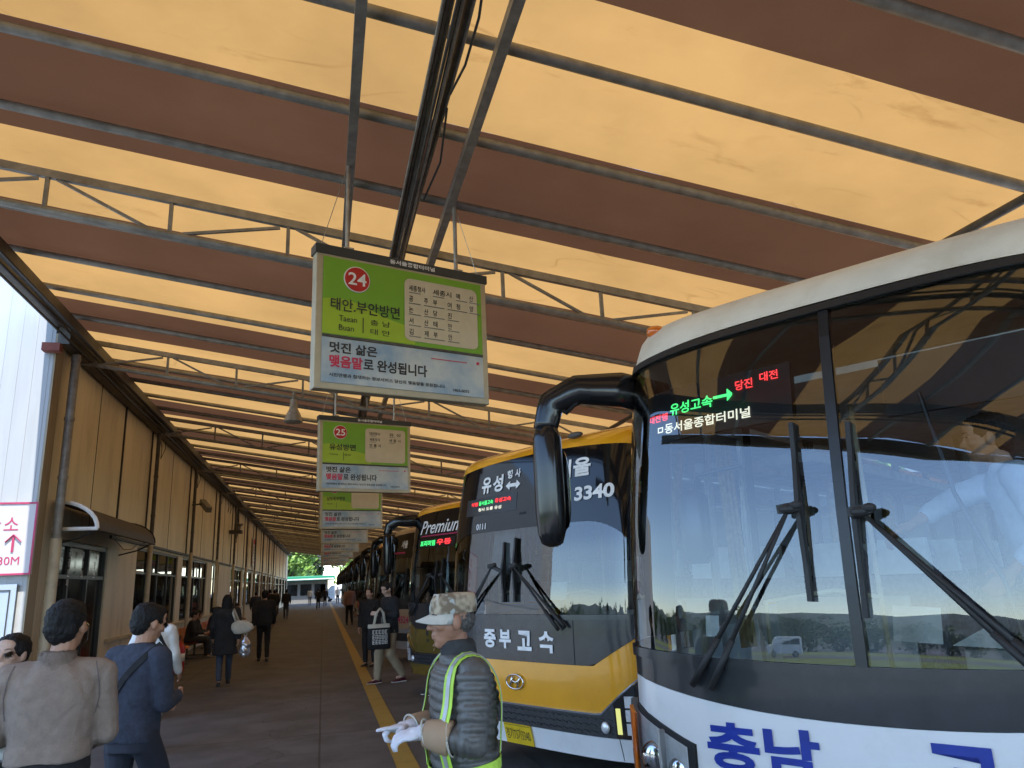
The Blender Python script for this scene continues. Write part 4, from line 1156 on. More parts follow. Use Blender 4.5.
base_B = dict(roof_k=.5, band='bus_band', bumper='bus_white', glass='ws2', split=False, ws_half=1.50, bump_hi=.455, surround='frit',
    ws_lo=lambda s: 1.39, ws_hi=lambda s: 2.30, roof_lo=lambda s: (2.87-.09*min(1, abs(s)/1.5)**2) if abs(s) < 1.7 else 2.78, band_lo=chev)
stB2 = dict(base_B, lower='bus_yellow', roof='bus_yellow', extras=[B_front(True), logo_H, B2_txt, frit_arch, B2_led, B_wip, B_bits, lambda t: plate(t, '경기73가3340', .10, .37, .36, .17)])
def C3(t):
    mk(t, 'lettering', 'white_txt', lambda m: btext(m, 'Premium', .85, -.35, 2.50, 2.72, .010, .012, .35))
    mk(t, 'swash', 'crimson', lambda m: slab(m, -.4, .8, 2.455, 2.475, 20, 1, .010, .003))
    led(t, [('프리미엄', .80, .35, 2.30, 2.39, 'led_g'), ('우등', .30, -.1, 2.30, 2.39, 'led_r')], .85, -.15, 2.27, 2.42, .007)
    mk(t, 'curtain', 'curtain', lambda m: [m.tube([(.6,.55-.03*k,1.35), (.66,.5-.03*k,2.25)], .022, 6) for k in range(4)], smooth=True)
stC3 = dict(base_B, lower='bus_olive', roof='bus_yellow', bumper='bus_olive', extras=[B_front(), logo_H, C3, B_wip, lambda t: mirror(t), lambda t: plate(t, '서울70사5123', 0, .37)])
stC3['extras'] = stC3['extras'][:-1]
def D4(t):
    mk(t, 'lettering', 'white_txt', lambda m: btext(m, '서울', .62, .34, 2.52, 2.70, .010, .035))
    mk(t, 'swash', 'crimson', lambda m: slab(m, .4, .9, 2.40, 2.44, 10, 1, .010, .003))
    mk(t, 'number_panel', 'bus_beige', lambda m: slab(m, -.6, .9, .72, 1.15, 20, 2, .016, .01))
    mk(t, 'lettering', 'crimson', lambda m: btext(m, '4524', .55, .1, .84, 1.0, .022, .02))
stD4 = dict(base_B, lower='bus_silver', roof='bus_beige', bumper='bus_silver', extras=[B_front(), D4, B_wip, lambda t: mirror(t)])
stE = lambda low, rf: dict(base_B, lower=low, roof=rf, bumper=low, detail=1, extras=[B_front(), B_wip, lambda t: mirror(t)])

coach('white coach nearest the camera with wide split windshield, cream roof and blue lettering', (2.2, 2.88), 34, stA)
coach('yellow coach with black glass front, white lettering and number 3340', (1.75, 6.9), 27, stB2)
gC = 'coaches parked nose-in along the platform'
coach('olive gold coach with Premium script above its windshield, behind the yellow coach', (1.85, 12.1), 27, stC3, gC)
coach('dark fronted coach with a beige number panel behind the man with a tote bag', (1.95, 17.6), 27, stD4, gC)
cE = coach('dark fronted beige coach, fifth along the platform', (1.95, 23.2), 27, stE('bus_beige', 'bus_yellow'), gC)
cF = coach('silver grey coach, sixth along the platform', (1.95, 28.8), 27, stE('bus_silver', 'bus_silver'), gC)
cG = coach('red coach, seventh along the platform', (1.95, 34.4), 27, stE('bus_red', 'bus_cream'), gC)
words = ['eighth', 'ninth', 'tenth', 'eleventh', 'twelfth', 'thirteenth']
for k in range(6):
    o = copy_tree((cE, cF, cG)[k % 3]); o.location = (2.0, 40+5.6*k, 0)
    o['label'] = ('beige', 'silver grey', 'red')[k % 3] + ' coach, %s along the platform' % words[k]
# ================================================================== HANGING SIGNS
def sign(y, num, title, lab, roman, dests, x=-.10, w_=1.50, h=1.15, zb=3.13, rz=18, zr=None):
    t = empty('hanging_sign', (x, y, zb), R_(rz), lab, 'sign', 'bay signs hanging down the platform')
    mb = MB(); mb.box(0, w_, 0, .10, 0, h); body = mb.build('case', M['s_frame'], t, bevel=.006)
    def z(v): return v*h
    def fl(name, m, a, b, c, d, y_=-.004, parent=None, bev=0):
        mb = MB(); mb.box(a*w_, b*w_, y_-.004, y_, c*h, d*h); return mb.build(name, m, parent or t)
    mb = MB(); mb.box(-.012, w_+.012, -.012, .112, h*.945, h*1.0+.01); hd = mb.build('header', M['s_head'], t)
    mb = MB()
    def pl(yy): return lambda X, Z: (X*w_, yy, Z*h)
    vs, fs = text_fit('동서울종합터미널', .40, .67, .958, .992, pl(-.015), .03); mb.add(vs, fs); mb.build('header_lettering', M['white_txt'], hd)
    fl('direction_panel', M['s_green'], .035, .965, .375, .925)
    # lime swell in the lower part of the green
    mb = MB(); n = 16; vs = []
    for k in range(n+1):
        X = .035+.93*k/n*.55; vs += [(X*w_, -.0092, .38*h), (X*w_, -.0092, (.62+.02*math.sin(k*.4)-.12*(k/n)**2)*h)]
    mb.add(vs, [(2*k, 2*k+2, 2*k+3, 2*k+1) for k in range(n)]); mb.build('lime_swell', M['s_lime'], t)
    mb = MB(); mb.box(.035*w_, .965*w_, -.014, -.0085, .355*h, .372*h); mb.build('divider', M['s_frame'] if 0 else M['steel_d'], t)
    fl('slogan_panel', M['s_sky'], .035, .965, .045, .352)
    # rounded list panel
    mb = MB(); vs = []; r = .035; cx0, cx1, cz0, cz1 = .485, .935, .415, .86
    for (X, Z, a0) in ((cx1-r, cz0+r, -90), (cx1-r, cz1-r, 0), (cx0+r, cz1-r, 90), (cx0+r, cz0+r, 180)):
        for k in range(7): a = R_(a0+15*k); vs.append(((X+r*math.cos(a))*w_, -.013, (Z+r*math.sin(a)*w_/h)*h))
    mb.add(vs, [tuple(range(len(vs)))]); lp = mb.build('list_panel', M['s_cream'], t)
    # roundel
    if num:
        mb = MB(); mb.cyl((.215*w_, -.012, .79*h), .108, .006, 36, 'Y'); mb.build('roundel_ring', M['white'], t)
        mb = MB(); mb.cyl((.215*w_, -.016, .79*h), .100, .006, 36, 'Y'); rd = mb.build('roundel', M['s_red'], t)
        mb = MB(); vs, fs = text_fit(num, .165, .265, .745, .835, pl(-.022), .015); mb.add(vs, fs); mb.build('numeral', M['white_txt'], rd)
    mb = MB(); a, b = title[1]; vs, fs = text_fit(title[0], a, b, .545, .635, pl(-.017), .012); mb.add(vs, fs)
    mb.build('direction_lettering', M['ink'], t)
    for s_, X0_, X1_, Z0, Z1 in roman:
        mb = MB(); vs, fs = text_fit(s_, X0_, X1_, Z0, Z1, pl(-.017), .0); mb.add(vs, fs); mb.build('direction_small_print', M['ink'], t)
    mb = MB()
    mb.box(.248*w_, .252*w_, -.018, -.016, .41*h, .52*h)
    mb.build('divider_rule', M['ink'], t)
    mb = MB(); mt = MB()
    for (k, r_, X0_, X1_) in dests:
        Zc = .80-.082*r_; vs, fs = text_fit(k, X0_, X1_, Zc-.022, Zc+.022, pl(-.016), .012); mb.add(vs, fs)
        mt.box(X0_*w_, (X0_+.07)*w_, -.0165, -.0145, (Zc-.037)*h, (Zc-.031)*h)
    mb.build('destination_lettering', M['ink'], lp); mt.build('small_print', M['s_grey'], lp)
    mb = MB(); vs, fs = text_fit('멋진 삶은', .075, .33, .25, .325, pl(-.011), .03); mb.add(vs, fs)
    vs, fs = text_fit('로 완성됩니다', .255, .615, .15, .235, pl(-.011), .03); mb.add(vs, fs)
    mb.build('slogan_lettering', M['ink'], t); mb = MB()
    vs, fs = text_fit('시민연맹과 함께하는 정보서비스 당신의 맺음말을 응원합니다', .075, .72, .085, .112, pl(-.011), .02); mb.add(vs, fs)
    mb.build('small_print', M['ink'], t); mb = MB()
    vs, fs = text_fit('1803-0075', .77, .87, .07, .09, pl(-.011), .02); mb.add(vs, fs)
    mb.build('phone_number', M['ink'], t)
    mb = MB(); vs, fs = text_fit('맺음말', .075, .25, .15, .235, pl(-.011), .035); mb.add(vs, fs); mb.build('slogan_lettering', M['s_redtxt'], t)
    mb = MB(); mb.box(.64*w_, .86*w_, -.012, -.010, .292*h, .298*h); mb.cyl((.93*w_, -.011, .30*h), .014, .003, 12, 'Y'); mb.build('credit_line', M['s_redtxt'], t)
    # hangers and guy wires
    for xx, top in ((.26, zc(.15)-.12), (1.24, zc(1.03)-.12)):
        mb = MB(); mb.tube([(xx*1, .05, h+.005), (xx*1, .05, top-zb)], .018, 8); mb.box(xx*1-.04, xx*1+.04, 0, .10, h+.011, h+.03)
        mb.build('hanger', M['galv'], t, auto=50)
        mb = MB(); e = -1 if xx < .5 else 1
        mb.tube([(xx*1, .05, top-zb), (xx*1+e*.22, .05, h+.0)], .003, 4); mb.build('guy_wire', M['galv'], t)
    return t
d24 = [('세종청사', 0, .51,.61), ('세종시', 0, .655,.77), ('예', 0, .80,.825), ('산', 0, .885,.91), ('공', 1, .51,.535), ('주', 1, .60,.625), ('부', 1, .655,.68), ('여', 1, .745,.77), ('청', 1, .80,.825), ('양', 1, .885,.91),
       ('논', 2, .51,.535), ('산', 2, .60,.625), ('당', 2, .655,.68), ('진', 2, .745,.77), ('서', 3, .51,.535), ('산', 3, .60,.625), ('태', 3, .655,.68), ('안', 3, .745,.77), ('김', 4, .51,.535), ('제', 4, .60,.625), ('부', 4, .655,.68), ('안', 4, .745,.77)]
sign(5.5, '24', ('태안.부안방면', (.075, .455)), 'nearest and largest hanging sign, green and blue with red roundel 24', [('Taean', .12,.215,.475,.515), ('Buan', .12,.20,.41,.45), ('충 남', .29,.40,.475,.515), ('태 안', .29,.40,.41,.45)], d24)
d25 = [('대전청사', 0, .53,.65), ('유 성', 0, .75,.88), ('세종청사', 1, .53,.65), ('세 종 시', 1, .75,.88), ('안 흥 사', 2, .53,.66)]
sign(11.5, '25', ('유성방면', (.10, .38)), 'second hanging sign, showing red roundel 25, below and behind the nearest one', [('Yuseong', .10,.19,.475,.505), ('충남', .26,.33,.475,.505)], d25, zb=3.10)
d26 = [('대 구', 0, .53,.65), ('포 항', 0, .75,.88)]
sc_ = sign(17.5, '26', ('남부북부방면', (.10, .38)), 'third hanging sign, its top hidden behind the sign with roundel 25', [('Nambu', .10,.19,.475,.505)], d26, zb=2.98)
for k, nm in enumerate(('fourth', 'fifth', 'sixth', 'seventh', 'eighth')):
    c = copy_tree(sc_); c.location.y = 23.5+6*k; c.location.z = 2.98; c['label'] = '%s hanging sign down the platform, mostly hidden behind nearer signs' % nm
# ================================================================== PEOPLE
V = Vector
jk_bvh = None
from mathutils.bvhtree import BVHTree
def hug(pts, off=.006):
    out = []
    for p, d in pts:
        p = V(p); d = V(d).normalized(); o = p+d*.5
        hit = jk_bvh.ray_cast(o, -d, .5)
        out.append((hit[0]+d*off if hit[0] else p, d))
    return out
def ribbon(mb, pts, w_, th=.003):
    """pts list of (point, outward normal)"""
    n_ = len(pts); vs = []
    for i, (p, d) in enumerate(pts):
        t = (pts[min(i+1, n_-1)][0]-pts[max(i-1, 0)][0]).normalized(); s_ = t.cross(d).normalized()
        vs += [p-s_*w_/2, p+s_*w_/2, p+s_*w_/2-d*th, p-s_*w_/2-d*th]
    fs = []
    for i in range(n_-1):
        for j in range(4): fs.append((4*i+j, 4*i+(j+1) % 4, 4*i+4+(j+1) % 4, 4*i+4+j))
    mb.add(vs, fs)
def smooth_path(pts, it=3):
    ps = [p for p, d in pts]
    for _ in range(it): ps = [ps[0]]+[(ps[i-1]+ps[i]*2+ps[i+1])/4 for i in range(1, len(ps)-1)]+[ps[-1]]
    return [(p+pts[i][1]*.004, pts[i][1]) for i, p in enumerate(ps)]
def hand(mb, wrist, d, n, side=1, curl=.5, point=False, s=1., r=1.):
    """wrist: point, d: direction to the fingers, n: back-of-hand normal; side: +1 thumb on the d x n side"""
    d = V(d).normalized(); n = V(n); n = (n-d*n.dot(d)).normalized(); a = d.cross(n)*side
    w_ = V(wrist)
    mb.cap(w_-d*.01, w_+d*.03, .026*s*r, .027*s*r, 10)
    m3 = Matrix((a, d, n)).transposed()
    mb.ell(w_+d*.052*s, (.040*s*r, .050*s, .017*s*r), 14, 9, m3)
    for i, (off, ln) in enumerate(((.028, .075), (.010, .083), (-.009, .076), (-.027, .060))):
        base = w_+d*.088*s+a*off*s*r; ln *= s
        c = curl if not (point and i == 0) else .05
        if point and i > 0: c = 1.0
        a1 = c*.7; a2 = c*1.9; a3 = c*2.9
        f1 = d*math.cos(a1)-n*math.sin(a1); f2 = d*math.cos(a2)-n*math.sin(a2); f3 = d*math.cos(a3)-n*math.sin(a3)
        p1 = base+f1*ln*.45; p2 = p1+f2*ln*.32; p3 = p2+f3*ln*.22
        rr_ = .0092*s*r
        mb.cap(base-d*.02, base, rr_*1.1, rr_*1.05, 8); mb.cap(base, p1, rr_*1.05, rr_, 8); mb.cap(p1, p2, rr_, rr_*.93, 8); mb.cap(p2, p3, rr_*.93, rr_*.8, 8)
    tb = w_+d*.028*s+a*.028*s*r; t1 = tb+(d*.6+a*.7-n*.25).normalized()*.038*s; t2 = t1+(d*.9+a*.12-n*.4).normalized()*.030*s
    mb.cap(tb, t1, .0135*s*r, .0115*s*r, 8); mb.cap(t1, t2, .0115*s*r, .009*s*r, 8)

def head(mb, c, yaw=0, pitch=0, s=1., face=True):
    """c: centre of the skull; faces +y before yaw"""
    m = Matrix.Rotation(yaw, 3, 'Z') @ Matrix.Rotation(pitch, 3, 'X')
    def q(x, y, z): return V(c)+m @ V((x*s, y*s, z*s))
    def e(p, r, n=14, k=9): mb.ell(q(*p), tuple(v*s for v in r), n, k, m)
    e((0,-.012,.018), (.076,.095,.094)); e((0,.012,-.02), (.068,.078,.085)); e((0,.030,-.072), (.048,.052,.045)); e((0,.052,-.098), (.026,.028,.020))
    if face:
        e((0,.076,.026), (.052,.018,.012)); e((0,.055,.055), (.055,.035,.04))          # brow, forehead
        mb.cap(q(0,.083,.014), q(0,.103,-.026), .008*s, .0125*s, 8); e((.011,.094,-.030), (.009,.010,.008), 8, 6); e((-.011,.094,-.030), (.009,.010,.008), 8, 6)
        e((0,.082,-.056), (.023,.012,.0065), 10, 6); e((0,.079,-.069), (.020,.013,.0075), 10, 6)
        for sx in (-1, 1):
            e((sx*.042,.060,-.018), (.024,.026,.022)); e((sx*.031,.077,.006), (.014,.008,.006), 8, 6)
            e((sx*.077,-.004,-.008), (.013,.021,.034), 10, 7); e((sx*.080,.004,-.006), (.006,.010,.022), 8, 6)
    return q, m
def add_eyes(root, q, m, s):
    mb = MB()
    for sx in (-1, 1): mb.ell(q(sx*.031,.083,.009), (.009*s,.005*s,.0032*s), 10, 6, m)
    mb.build('eye', M['eye'], root, smooth=True)
    mb = MB()
    for sx in (-1, 1): mb.tube([q(sx*.014,.094,.026), q(sx*.03,.093,.032), q(sx*.05,.078,.029)], [.0018*s,.0025*s,.001*s], 6)
    mb.build('eyebrow', M['hair'], root, smooth=True)

DEF = dict(pelvis=(0,0,.93), chest=(0,0,1.24), neck=(0,-.012,1.43), head=(0,.018,1.572),
           shL=(-.185,0,1.375), elL=(-.235,-.03,1.09), haL=(-.235,.04,.84), shR=(.185,0,1.375), elR=(.235,-.03,1.09), haR=(.235,.04,.84),
           hiL=(-.09,0,.90), knL=(-.10,.03,.49), anL=(-.105,-.02,.085), hiR=(.09,0,.90), knR=(.10,.03,.49), anR=(.105,-.02,.085))
def person(lab, loc_, rz, pose=None, Hh=1.72, top='cloth_k', legs='navy_d', shoe='black', skin='skin', hair='hair', hairstyle='short', vox=.012,
           hyaw=0, hpitch=0, bulk=1., hem=.84, long=False, hands=None, group=None, sleeve_end=.93, topdisp=None, face=True, toe=(0,1,0), fat=1., vtop=None, top_parts=None, loose=1.):
    k = Hh/1.70; P = {a: V(b)*k for a, b in {**DEF, **(pose or {})}.items()}
    mb = MB(); q, m = head(mb, P['head'], hyaw, hpitch, k, face)
    mb.cap(P['neck']-V((0,0,.05)), P['head']+V((0,-.02,-.06))*k, .058*k, .052*k)
    mb.loft([(P['pelvis']-V((0,0,.06)), .14*k, .10*k), (P['pelvis']+V((0,0,.06)), .145*k, .095*k), (P['pelvis'].lerp(P['chest'], .5), .125*k, .085*k), (P['chest'], .15*k, .10*k), (P['chest'].lerp(P['neck'], .55), .15*k, .085*k), (P['neck'], .06*k, .06*k)], 20)
    for s_, sx in (('L', -1), ('R', 1)):
        mb.cap(P['sh'+s_], P['el'+s_], .045*k, .036*k); mb.cap(P['el'+s_], P['ha'+s_], .036*k, .025*k)
        mb.cap(P['chest'].lerp(P['neck'], .6), P['sh'+s_], .06*k, .05*k)
        mb.cap(P['hi'+s_], P['kn'+s_], .075*k, .05*k); mb.cap(P['kn'+s_], P['an'+s_], .05*k, .035*k)
        hd = (hands or {}).get(s_, {}); d = hd.get('d') or (P['ha'+s_]-P['el'+s_]).normalized()
        if hd.get('skip'): mb.cap(P['ha'+s_], P['ha'+s_]+V(d)*.03, .024, .02)
        else:
            hand(mb, P['ha'+s_], d, hd.get('n', (sx, 0, 0)), hd.get('side', -sx if d[2] < -.5 else sx), hd.get('curl', .4), hd.get('point', False), k, 1.0 if vox < .012 else 1.15)
        f = V(toe).normalized(); mb.cap(P['an'+s_]-V((0,0,.03)), P['an'+s_]+f*.10*k-V((0,0,.045*k)), .035*k, .025*k)
    b = remesh(mb, 'person', M[skin], vox*.5 if vox <= .0121 else vox*.7, None, 3)
    b.location = loc_; b.rotation_euler.z = rz; tag(b, lab, 'person', group)
    # hair
    def HQ(x, y, z): return q(x, y, z)
    if hairstyle:
        mb = MB()
        mb.ell(q(0,-.022,.036), (.087*k,.100*k,.090*k), 18, 12, m)
        mb.ell(q(0,-.055,-.005), (.078*k,.062*k,.080*k), 16, 10, m)
        if hairstyle == 'short':
            mb.ell(q(0,.035,.082), (.062*k,.045*k,.032*k), 14, 9, m)
        if hairstyle in ('long', 'bob'):
            ln = .34 if hairstyle == 'long' else .14
            mb.ell(q(0,.03,.075), (.068*k,.055*k,.036*k), 14, 9, m)
            mb.loft([(q(0,-.045,.05), .088*k, .075*k), (q(0,-.05,-.05), .100*k, .07*k), (q(0,-.06,-.05-ln*.5), .105*k, .06*k), (q(0,-.07,-.05-ln), .085*k, .04*k)], 18)
            for sx in (-1,1): mb.loft([(q(sx*.07,.0,.04), .022*k, .05*k), (q(sx*.082,.01,-.05), .022*k, .045*k), (q(sx*.085,-.01,-.05-ln*.7), .02*k, .035*k)], 12)
        remesh(mb, 'hair', M[hair], max(.006, vox*.6), b, 2, (lambda c: .006*noise.noise(c*70)+.005*noise.noise(c*25)) if vox < .02 else None)
    if face and vox <= .012: add_eyes(b, q, m, k)
    # trousers
    mb = MB()
    mb.loft([(P['pelvis']-V((0,0,.11*k)), .155*k*fat, .115*k*fat), (P['pelvis'], .168*k*fat, .118*k*fat), (P['pelvis']+V((0,0,.09*k)), .155*k*fat, .110*k*fat)], 22)
    for s_ in 'LR':
        mb.cap(P['hi'+s_], P['kn'+s_], .092*k*fat, .070*k*loose); mb.cap(P['kn'+s_], P['an'+s_]+V((0,0,.02)), .070*k*loose, .055*k*loose)
    remesh(mb, 'trousers', M[legs], vox, b, 3, lambda c: .007*noise.noise(c*9)+.004*noise.noise(V((c.x*14, c.y*14, c.z*5))))
    # shoes
    f = V(toe).normalized(); r_ = Matrix.Rotation(math.atan2(-f.x, f.y), 3, 'Z')
    for s_ in 'LR':
        a = P['an'+s_]; fl_ = a-V((0,0,a.z)) if a.z < .16 else a-V((0,0,.085))
        mb = MB(); rg = []
        for y_, w_, hh in ((-.075,.026,.05), (-.05,.036,.075), (.0,.040,.085), (.07,.043,.062), (.13,.044,.045), (.18,.036,.035), (.2,.02,.025)):
            rg.append((fl_+r_ @ V((0, y_*k, hh*.5*k+.002)), w_*k, hh*.5*k, r_ @ Matrix(((1,0,0),(0,0,1),(0,1,0)))))
        mb.loft(rg, 14, 2.6); sh = mb.build('shoe', M[shoe], b, smooth=True)
        if vox <= .016:
            mb = MB(); rg = [(fl_+r_ @ V((0,y_*k,.008*k)), w_*1.06*k, .010*k, r_ @ Matrix(((1,0,0),(0,0,1),(0,1,0)))) for y_, w_ in ((-.078,.024),(-.05,.037),(0,.041),(.07,.044),(.13,.045),(.18,.037),(.205,.02))]
            mb.loft(rg, 14, 3); mb.build('sole', M['puff_w'] if shoe != 'black' else M['black'], sh, smooth=True)
    # top
    mb = MB(); hz = hem*k; pv, ch = P['pelvis'], P['chest']
    def tor(z):  # point on spine at height z
        t = (z-pv.z)/(ch.z-pv.z); return pv.lerp(ch, t)
    B = bulk*k
    rings = [(tor(hz), .175*B*(1.22 if long else 1), .135*B*(1.25 if long else 1))]
    if long: rings.append((tor((hz+pv.z)/2), .175*B*1.05, .14*B*1.05))
    rings += [(tor(max(pv.z+.03, hz+.06)), .175*B, .132*B), (pv.lerp(ch, .5), .168*B, .125*B), (ch, .188*B, .135*B), (ch.lerp(P['neck'], .5), .192*B, .12*B), (ch.lerp(P['neck'], .74), .165*B, .105*B), (ch.lerp(P['neck'], .92), .105*B, .085*B), (P['neck']+V((0,0,.025*k)), .068*k, .066*k)]
    mb.loft(rings, 26, 2.3)
    for s_ in 'LR':
        mb.cap(ch.lerp(P['neck'], .72), P['sh'+s_], .07*B, .073*B); mb.cap(P['sh'+s_], P['el'+s_], .072*B, .058*B)
        e_ = P['el'+s_].lerp(P['ha'+s_], sleeve_end); mb.cap(P['el'+s_], e_, .058*B, .044*B)
    if top_parts: top_parts(mb, P, k)
    dsp = topdisp(P, k) if topdisp else (lambda c: .010*noise.noise(V((c.x*7, c.y*7, c.z*9)))+.005*noise.noise(V((c.x*18, c.y*18, c.z*26))))
    tp = remesh(mb, 'jacket', M[top], vtop or vox, b, 3, dsp)
    return b, P, q, m, tp

STAND = {}
def strands(b, hm, n=2200, ln=.032, seed=4):
    """short locks laid over the hair mesh, combed down and outward"""
    rn = random.Random(seed); vs_ = hm.data.vertices; cen = sum((v.co for v in vs_), V())/len(vs_)
    top = cen+V((0,-.02,.07)); mb = MB()
    for _ in range(n):
        v = rn.choice(vs_); nrm = v.normal
        if nrm.length < .1: continue
        d = (v.co-top); d = d-nrm*d.dot(nrm)
        d = (d.normalized() if d.length > .001 else V((0,-1,0)))+V((rn.gauss(0,.35), rn.gauss(0,.35), rn.gauss(0,.25))); d = (d-nrm*d.dot(nrm)).normalized()
        s_ = d.cross(nrm).normalized()*rn.uniform(.0007,.0016); l = ln*rn.uniform(.5,1.2); p = v.co+nrm*.0005
        m_ = p+d*l*.5+nrm*rn.uniform(.001,.005); e = p+d*l+nrm*rn.uniform(-.003,.004)
        mb.add([p-s_, p+s_, m_+s_, m_-s_, e], [(0,1,2,3), (3,2,4)])
    mb.build('hair_locks', hm.data.materials[0], b)
def seam(b, jk, pts, m, w_=.006):
    global jk_bvh
    jk_bvh = BVHTree.FromPolygons([v.co.copy() for v in jk.data.vertices], [tuple(p.vertices) for p in jk.data.polygons])
    mb = MB(); ribbon(mb, smooth_path(hug(pts, .0005), 1), w_, .004); mb.build('seam', M[m], b)
def walk(a=.22, lead='L', arms=True):
    o = 'R' if lead == 'L' else 'L'; sx = -1 if lead == 'L' else 1
    p = {'kn'+lead: (sx*.09, .20*a/.22, .50), 'an'+lead: (sx*.09, .24*a/.22, .085), 'kn'+o: (-sx*.09, .03, .48), 'an'+o: (-sx*.09, -.26*a/.22, .12)}
    if arms:
        p.update({'el'+lead: (sx*.24, -.12, 1.10), 'ha'+lead: (sx*.24, -.10, .86), 'el'+o: (-sx*.24, .04, 1.09), 'ha'+o: (-sx*.23, .20, .88)})
    return p

# ---- the platform attendant in the grey quilted jacket (faces -x of the picture: towards the platform)
def quilt(P, k):
    segs = [(P['sh'+s], P['el'+s]) for s in 'LR']+[(P['el'+s], P['ha'+s]) for s in 'LR']
    def f(c):
        best = .085; t_ = None
        for i, (a, b) in enumerate(segs):
            d = b-a; l = d.length; t = max(0, min(1, (c-a).dot(d)/l/l)); dd = (c-(a+d*t)).length
            if dd < best: best = dd; t_ = t*l+(.29 if i > 1 else 0)
        v = t_ if t_ is not None else c.z*1.0+.15*abs(c.x)*0+.012*noise.noise(c*6)
        per = .038; x = (v/per) % 1
        return .011*(math.sin(math.pi*x)**.6)-.005+.004*noise.noise(c*24)+.009*noise.noise(c*8)
    return f
att = dict(pelvis=(0,-.01,.93), chest=(0,-.015,1.24), neck=(0,-.005,1.42), head=(0,.035,1.575),
    shR=(.185,-.01,1.36), elR=(.22,-.03,1.10), haR=(.07,.215,1.135), shL=(-.185,-.01,1.36), elL=(-.23,.02,1.10), haL=(-.10,.20,1.14))
# local +y is where he faces
b, P, q, m, jk = person('older attendant in camouflage cap, grey quilted jacket, lime reflective straps and white gloves', (.585, 3.42, 0), R_(98), att, 1.66,
    top='puff_g', legs='collar', skin='skin2', hair='hair_g', hairstyle='', vox=.010, bulk=1.06, hem=.74, topdisp=quilt, vtop=.0075,
    hands={'R': dict(d=(-.12,.98,.06), n=(.25,0,.97), side=-1, skip=1), 'L': dict(d=(.2,.95,-.1), n=(-.3,0,.95), side=1, skip=1)}, sleeve_end=.5, hpitch=-.02)
att_o = b; kk = 1.66/1.70
mb = MB(); mb.ell(q(0,-.030,.002), (.0735*kk,.086*kk,.068*kk), 20, 14, m); remesh(mb, 'hair', M['hair_g'], .005, b, 2, lambda c: .004*noise.noise(c*90))
# gloves
mb = MB(); hand(mb, P['haR'], (-.12,.98,.06), (.25,0,.97), -1, .55, True, kk*.95, 1.12); mb.cap(P['haR']-V((-.02,.05,0)), P['haR'], .036, .033)
remesh(mb, 'glove', M['glove'], .0045, b, 2)
mb = MB(); hand(mb, P['haL'], (.2,.95,-.1), (-.3,0,.95), 1, .6, False, kk*.95, 1.12); mb.cap(P['haL']-V((.02,.05,0)), P['haL'], .036, .033)
remesh(mb, 'glove', M['glove'], .0045, b, 2)
# tan over-sleeves on the forearms with pale piping
for s_ in 'RL':
    e, h = P['el'+s_], P['ha'+s_]; d = (h-e).normalized()
    a0 = e.lerp(h, .42); a1 = h-d*.012
    mb = MB(); x = V((0,0,1)).cross(d).normalized(); y_ = d.cross(x); mt = Matrix((x, y_, d)).transposed()
    rg = [(a0.lerp(a1, t), r_*1.0, r_*1.16, mt) for t, r_ in ((0,.056),(.06,.060),(.45,.056),(.9,.047),(1,.043))]
    mb.loft(rg, 24); slv = mb.build('over_sleeve', M['sleeve'], b, smooth=True)
    for t, r_ in ((.02,.056),(.97,.044)):
        mb = MB(); c_ = a0.lerp(a1, t); mb.tube([c_+mt @ V((r_*math.cos(w_*.2618), r_*1.16*math.sin(w_*.2618)+0, .02*math.sin(w_*.2618))) for w_ in range(25)], .0042, 6); mb.build('piping', M['camo_l'], slv, smooth=True)
# collar
mb = MB(); nk = P['neck']
mb.loft([(nk-V((0,.0,.05)), .088, .085), (nk+V((0,.003,.0)), .080, .080), (nk+V((0,.012,.055)), .078, .080), (nk+V((0,.014,.072)), .070, .072)], 24)
remesh(mb, 'collar', M['collar'], .008, b, 2, lambda c: .005*noise.noise(c*30))
# cap
cm = MB(); rings = []
for z_, rx, ry, dy in ((.032,.086,.104,-.012), (.060,.088,.107,-.014), (.090,.084,.102,-.017), (.110,.077,.092,-.022), (.118,.064,.078,-.024), (.120,.03,.035,-.024)):
    rings.append((q(0,dy,z_), rx*kk*1.04, ry*kk*1.03, m))
cm.loft(rings, 28); cap_ = cm.build('cap', M['camo'], b, auto=50)
cm = MB(); vs = []; n_ = 18
for lay in (0, 1):
    for i in range(n_+1):
        a = math.pi*i/n_; x_ = math.cos(a)
        inner = q(x_*.080, .060*math.sin(a)+.012, .040-lay*.005-.004*abs(x_)); outer = q(x_*.078, .012+.150*math.sin(a)**.85, .022-lay*.005-.030*(abs(x_)**2)-.012*math.sin(a))
        vs += [inner, outer]
fs = []; K = 2*(n_+1)
for i in range(n_):
    p0 = 2*i; fs += [(p0, p0+1, p0+3, p0+2), (K+p0, K+p0+2, K+p0+3, K+p0+1), (p0+1, K+p0+1, K+p0+3, p0+3)]
cm.add(vs, fs); cm.build('brim', M['camo_l'], cap_, smooth=True)
cm = MB(); cm.loft([(q(0,.078,.050), .045*kk, .004), (q(0,.074,.085), .046*kk, .004), (q(0,.062,.118), .04*kk, .004)], 16, 3); cm.build('front_panel', M['camo_l'], cap_, smooth=True)
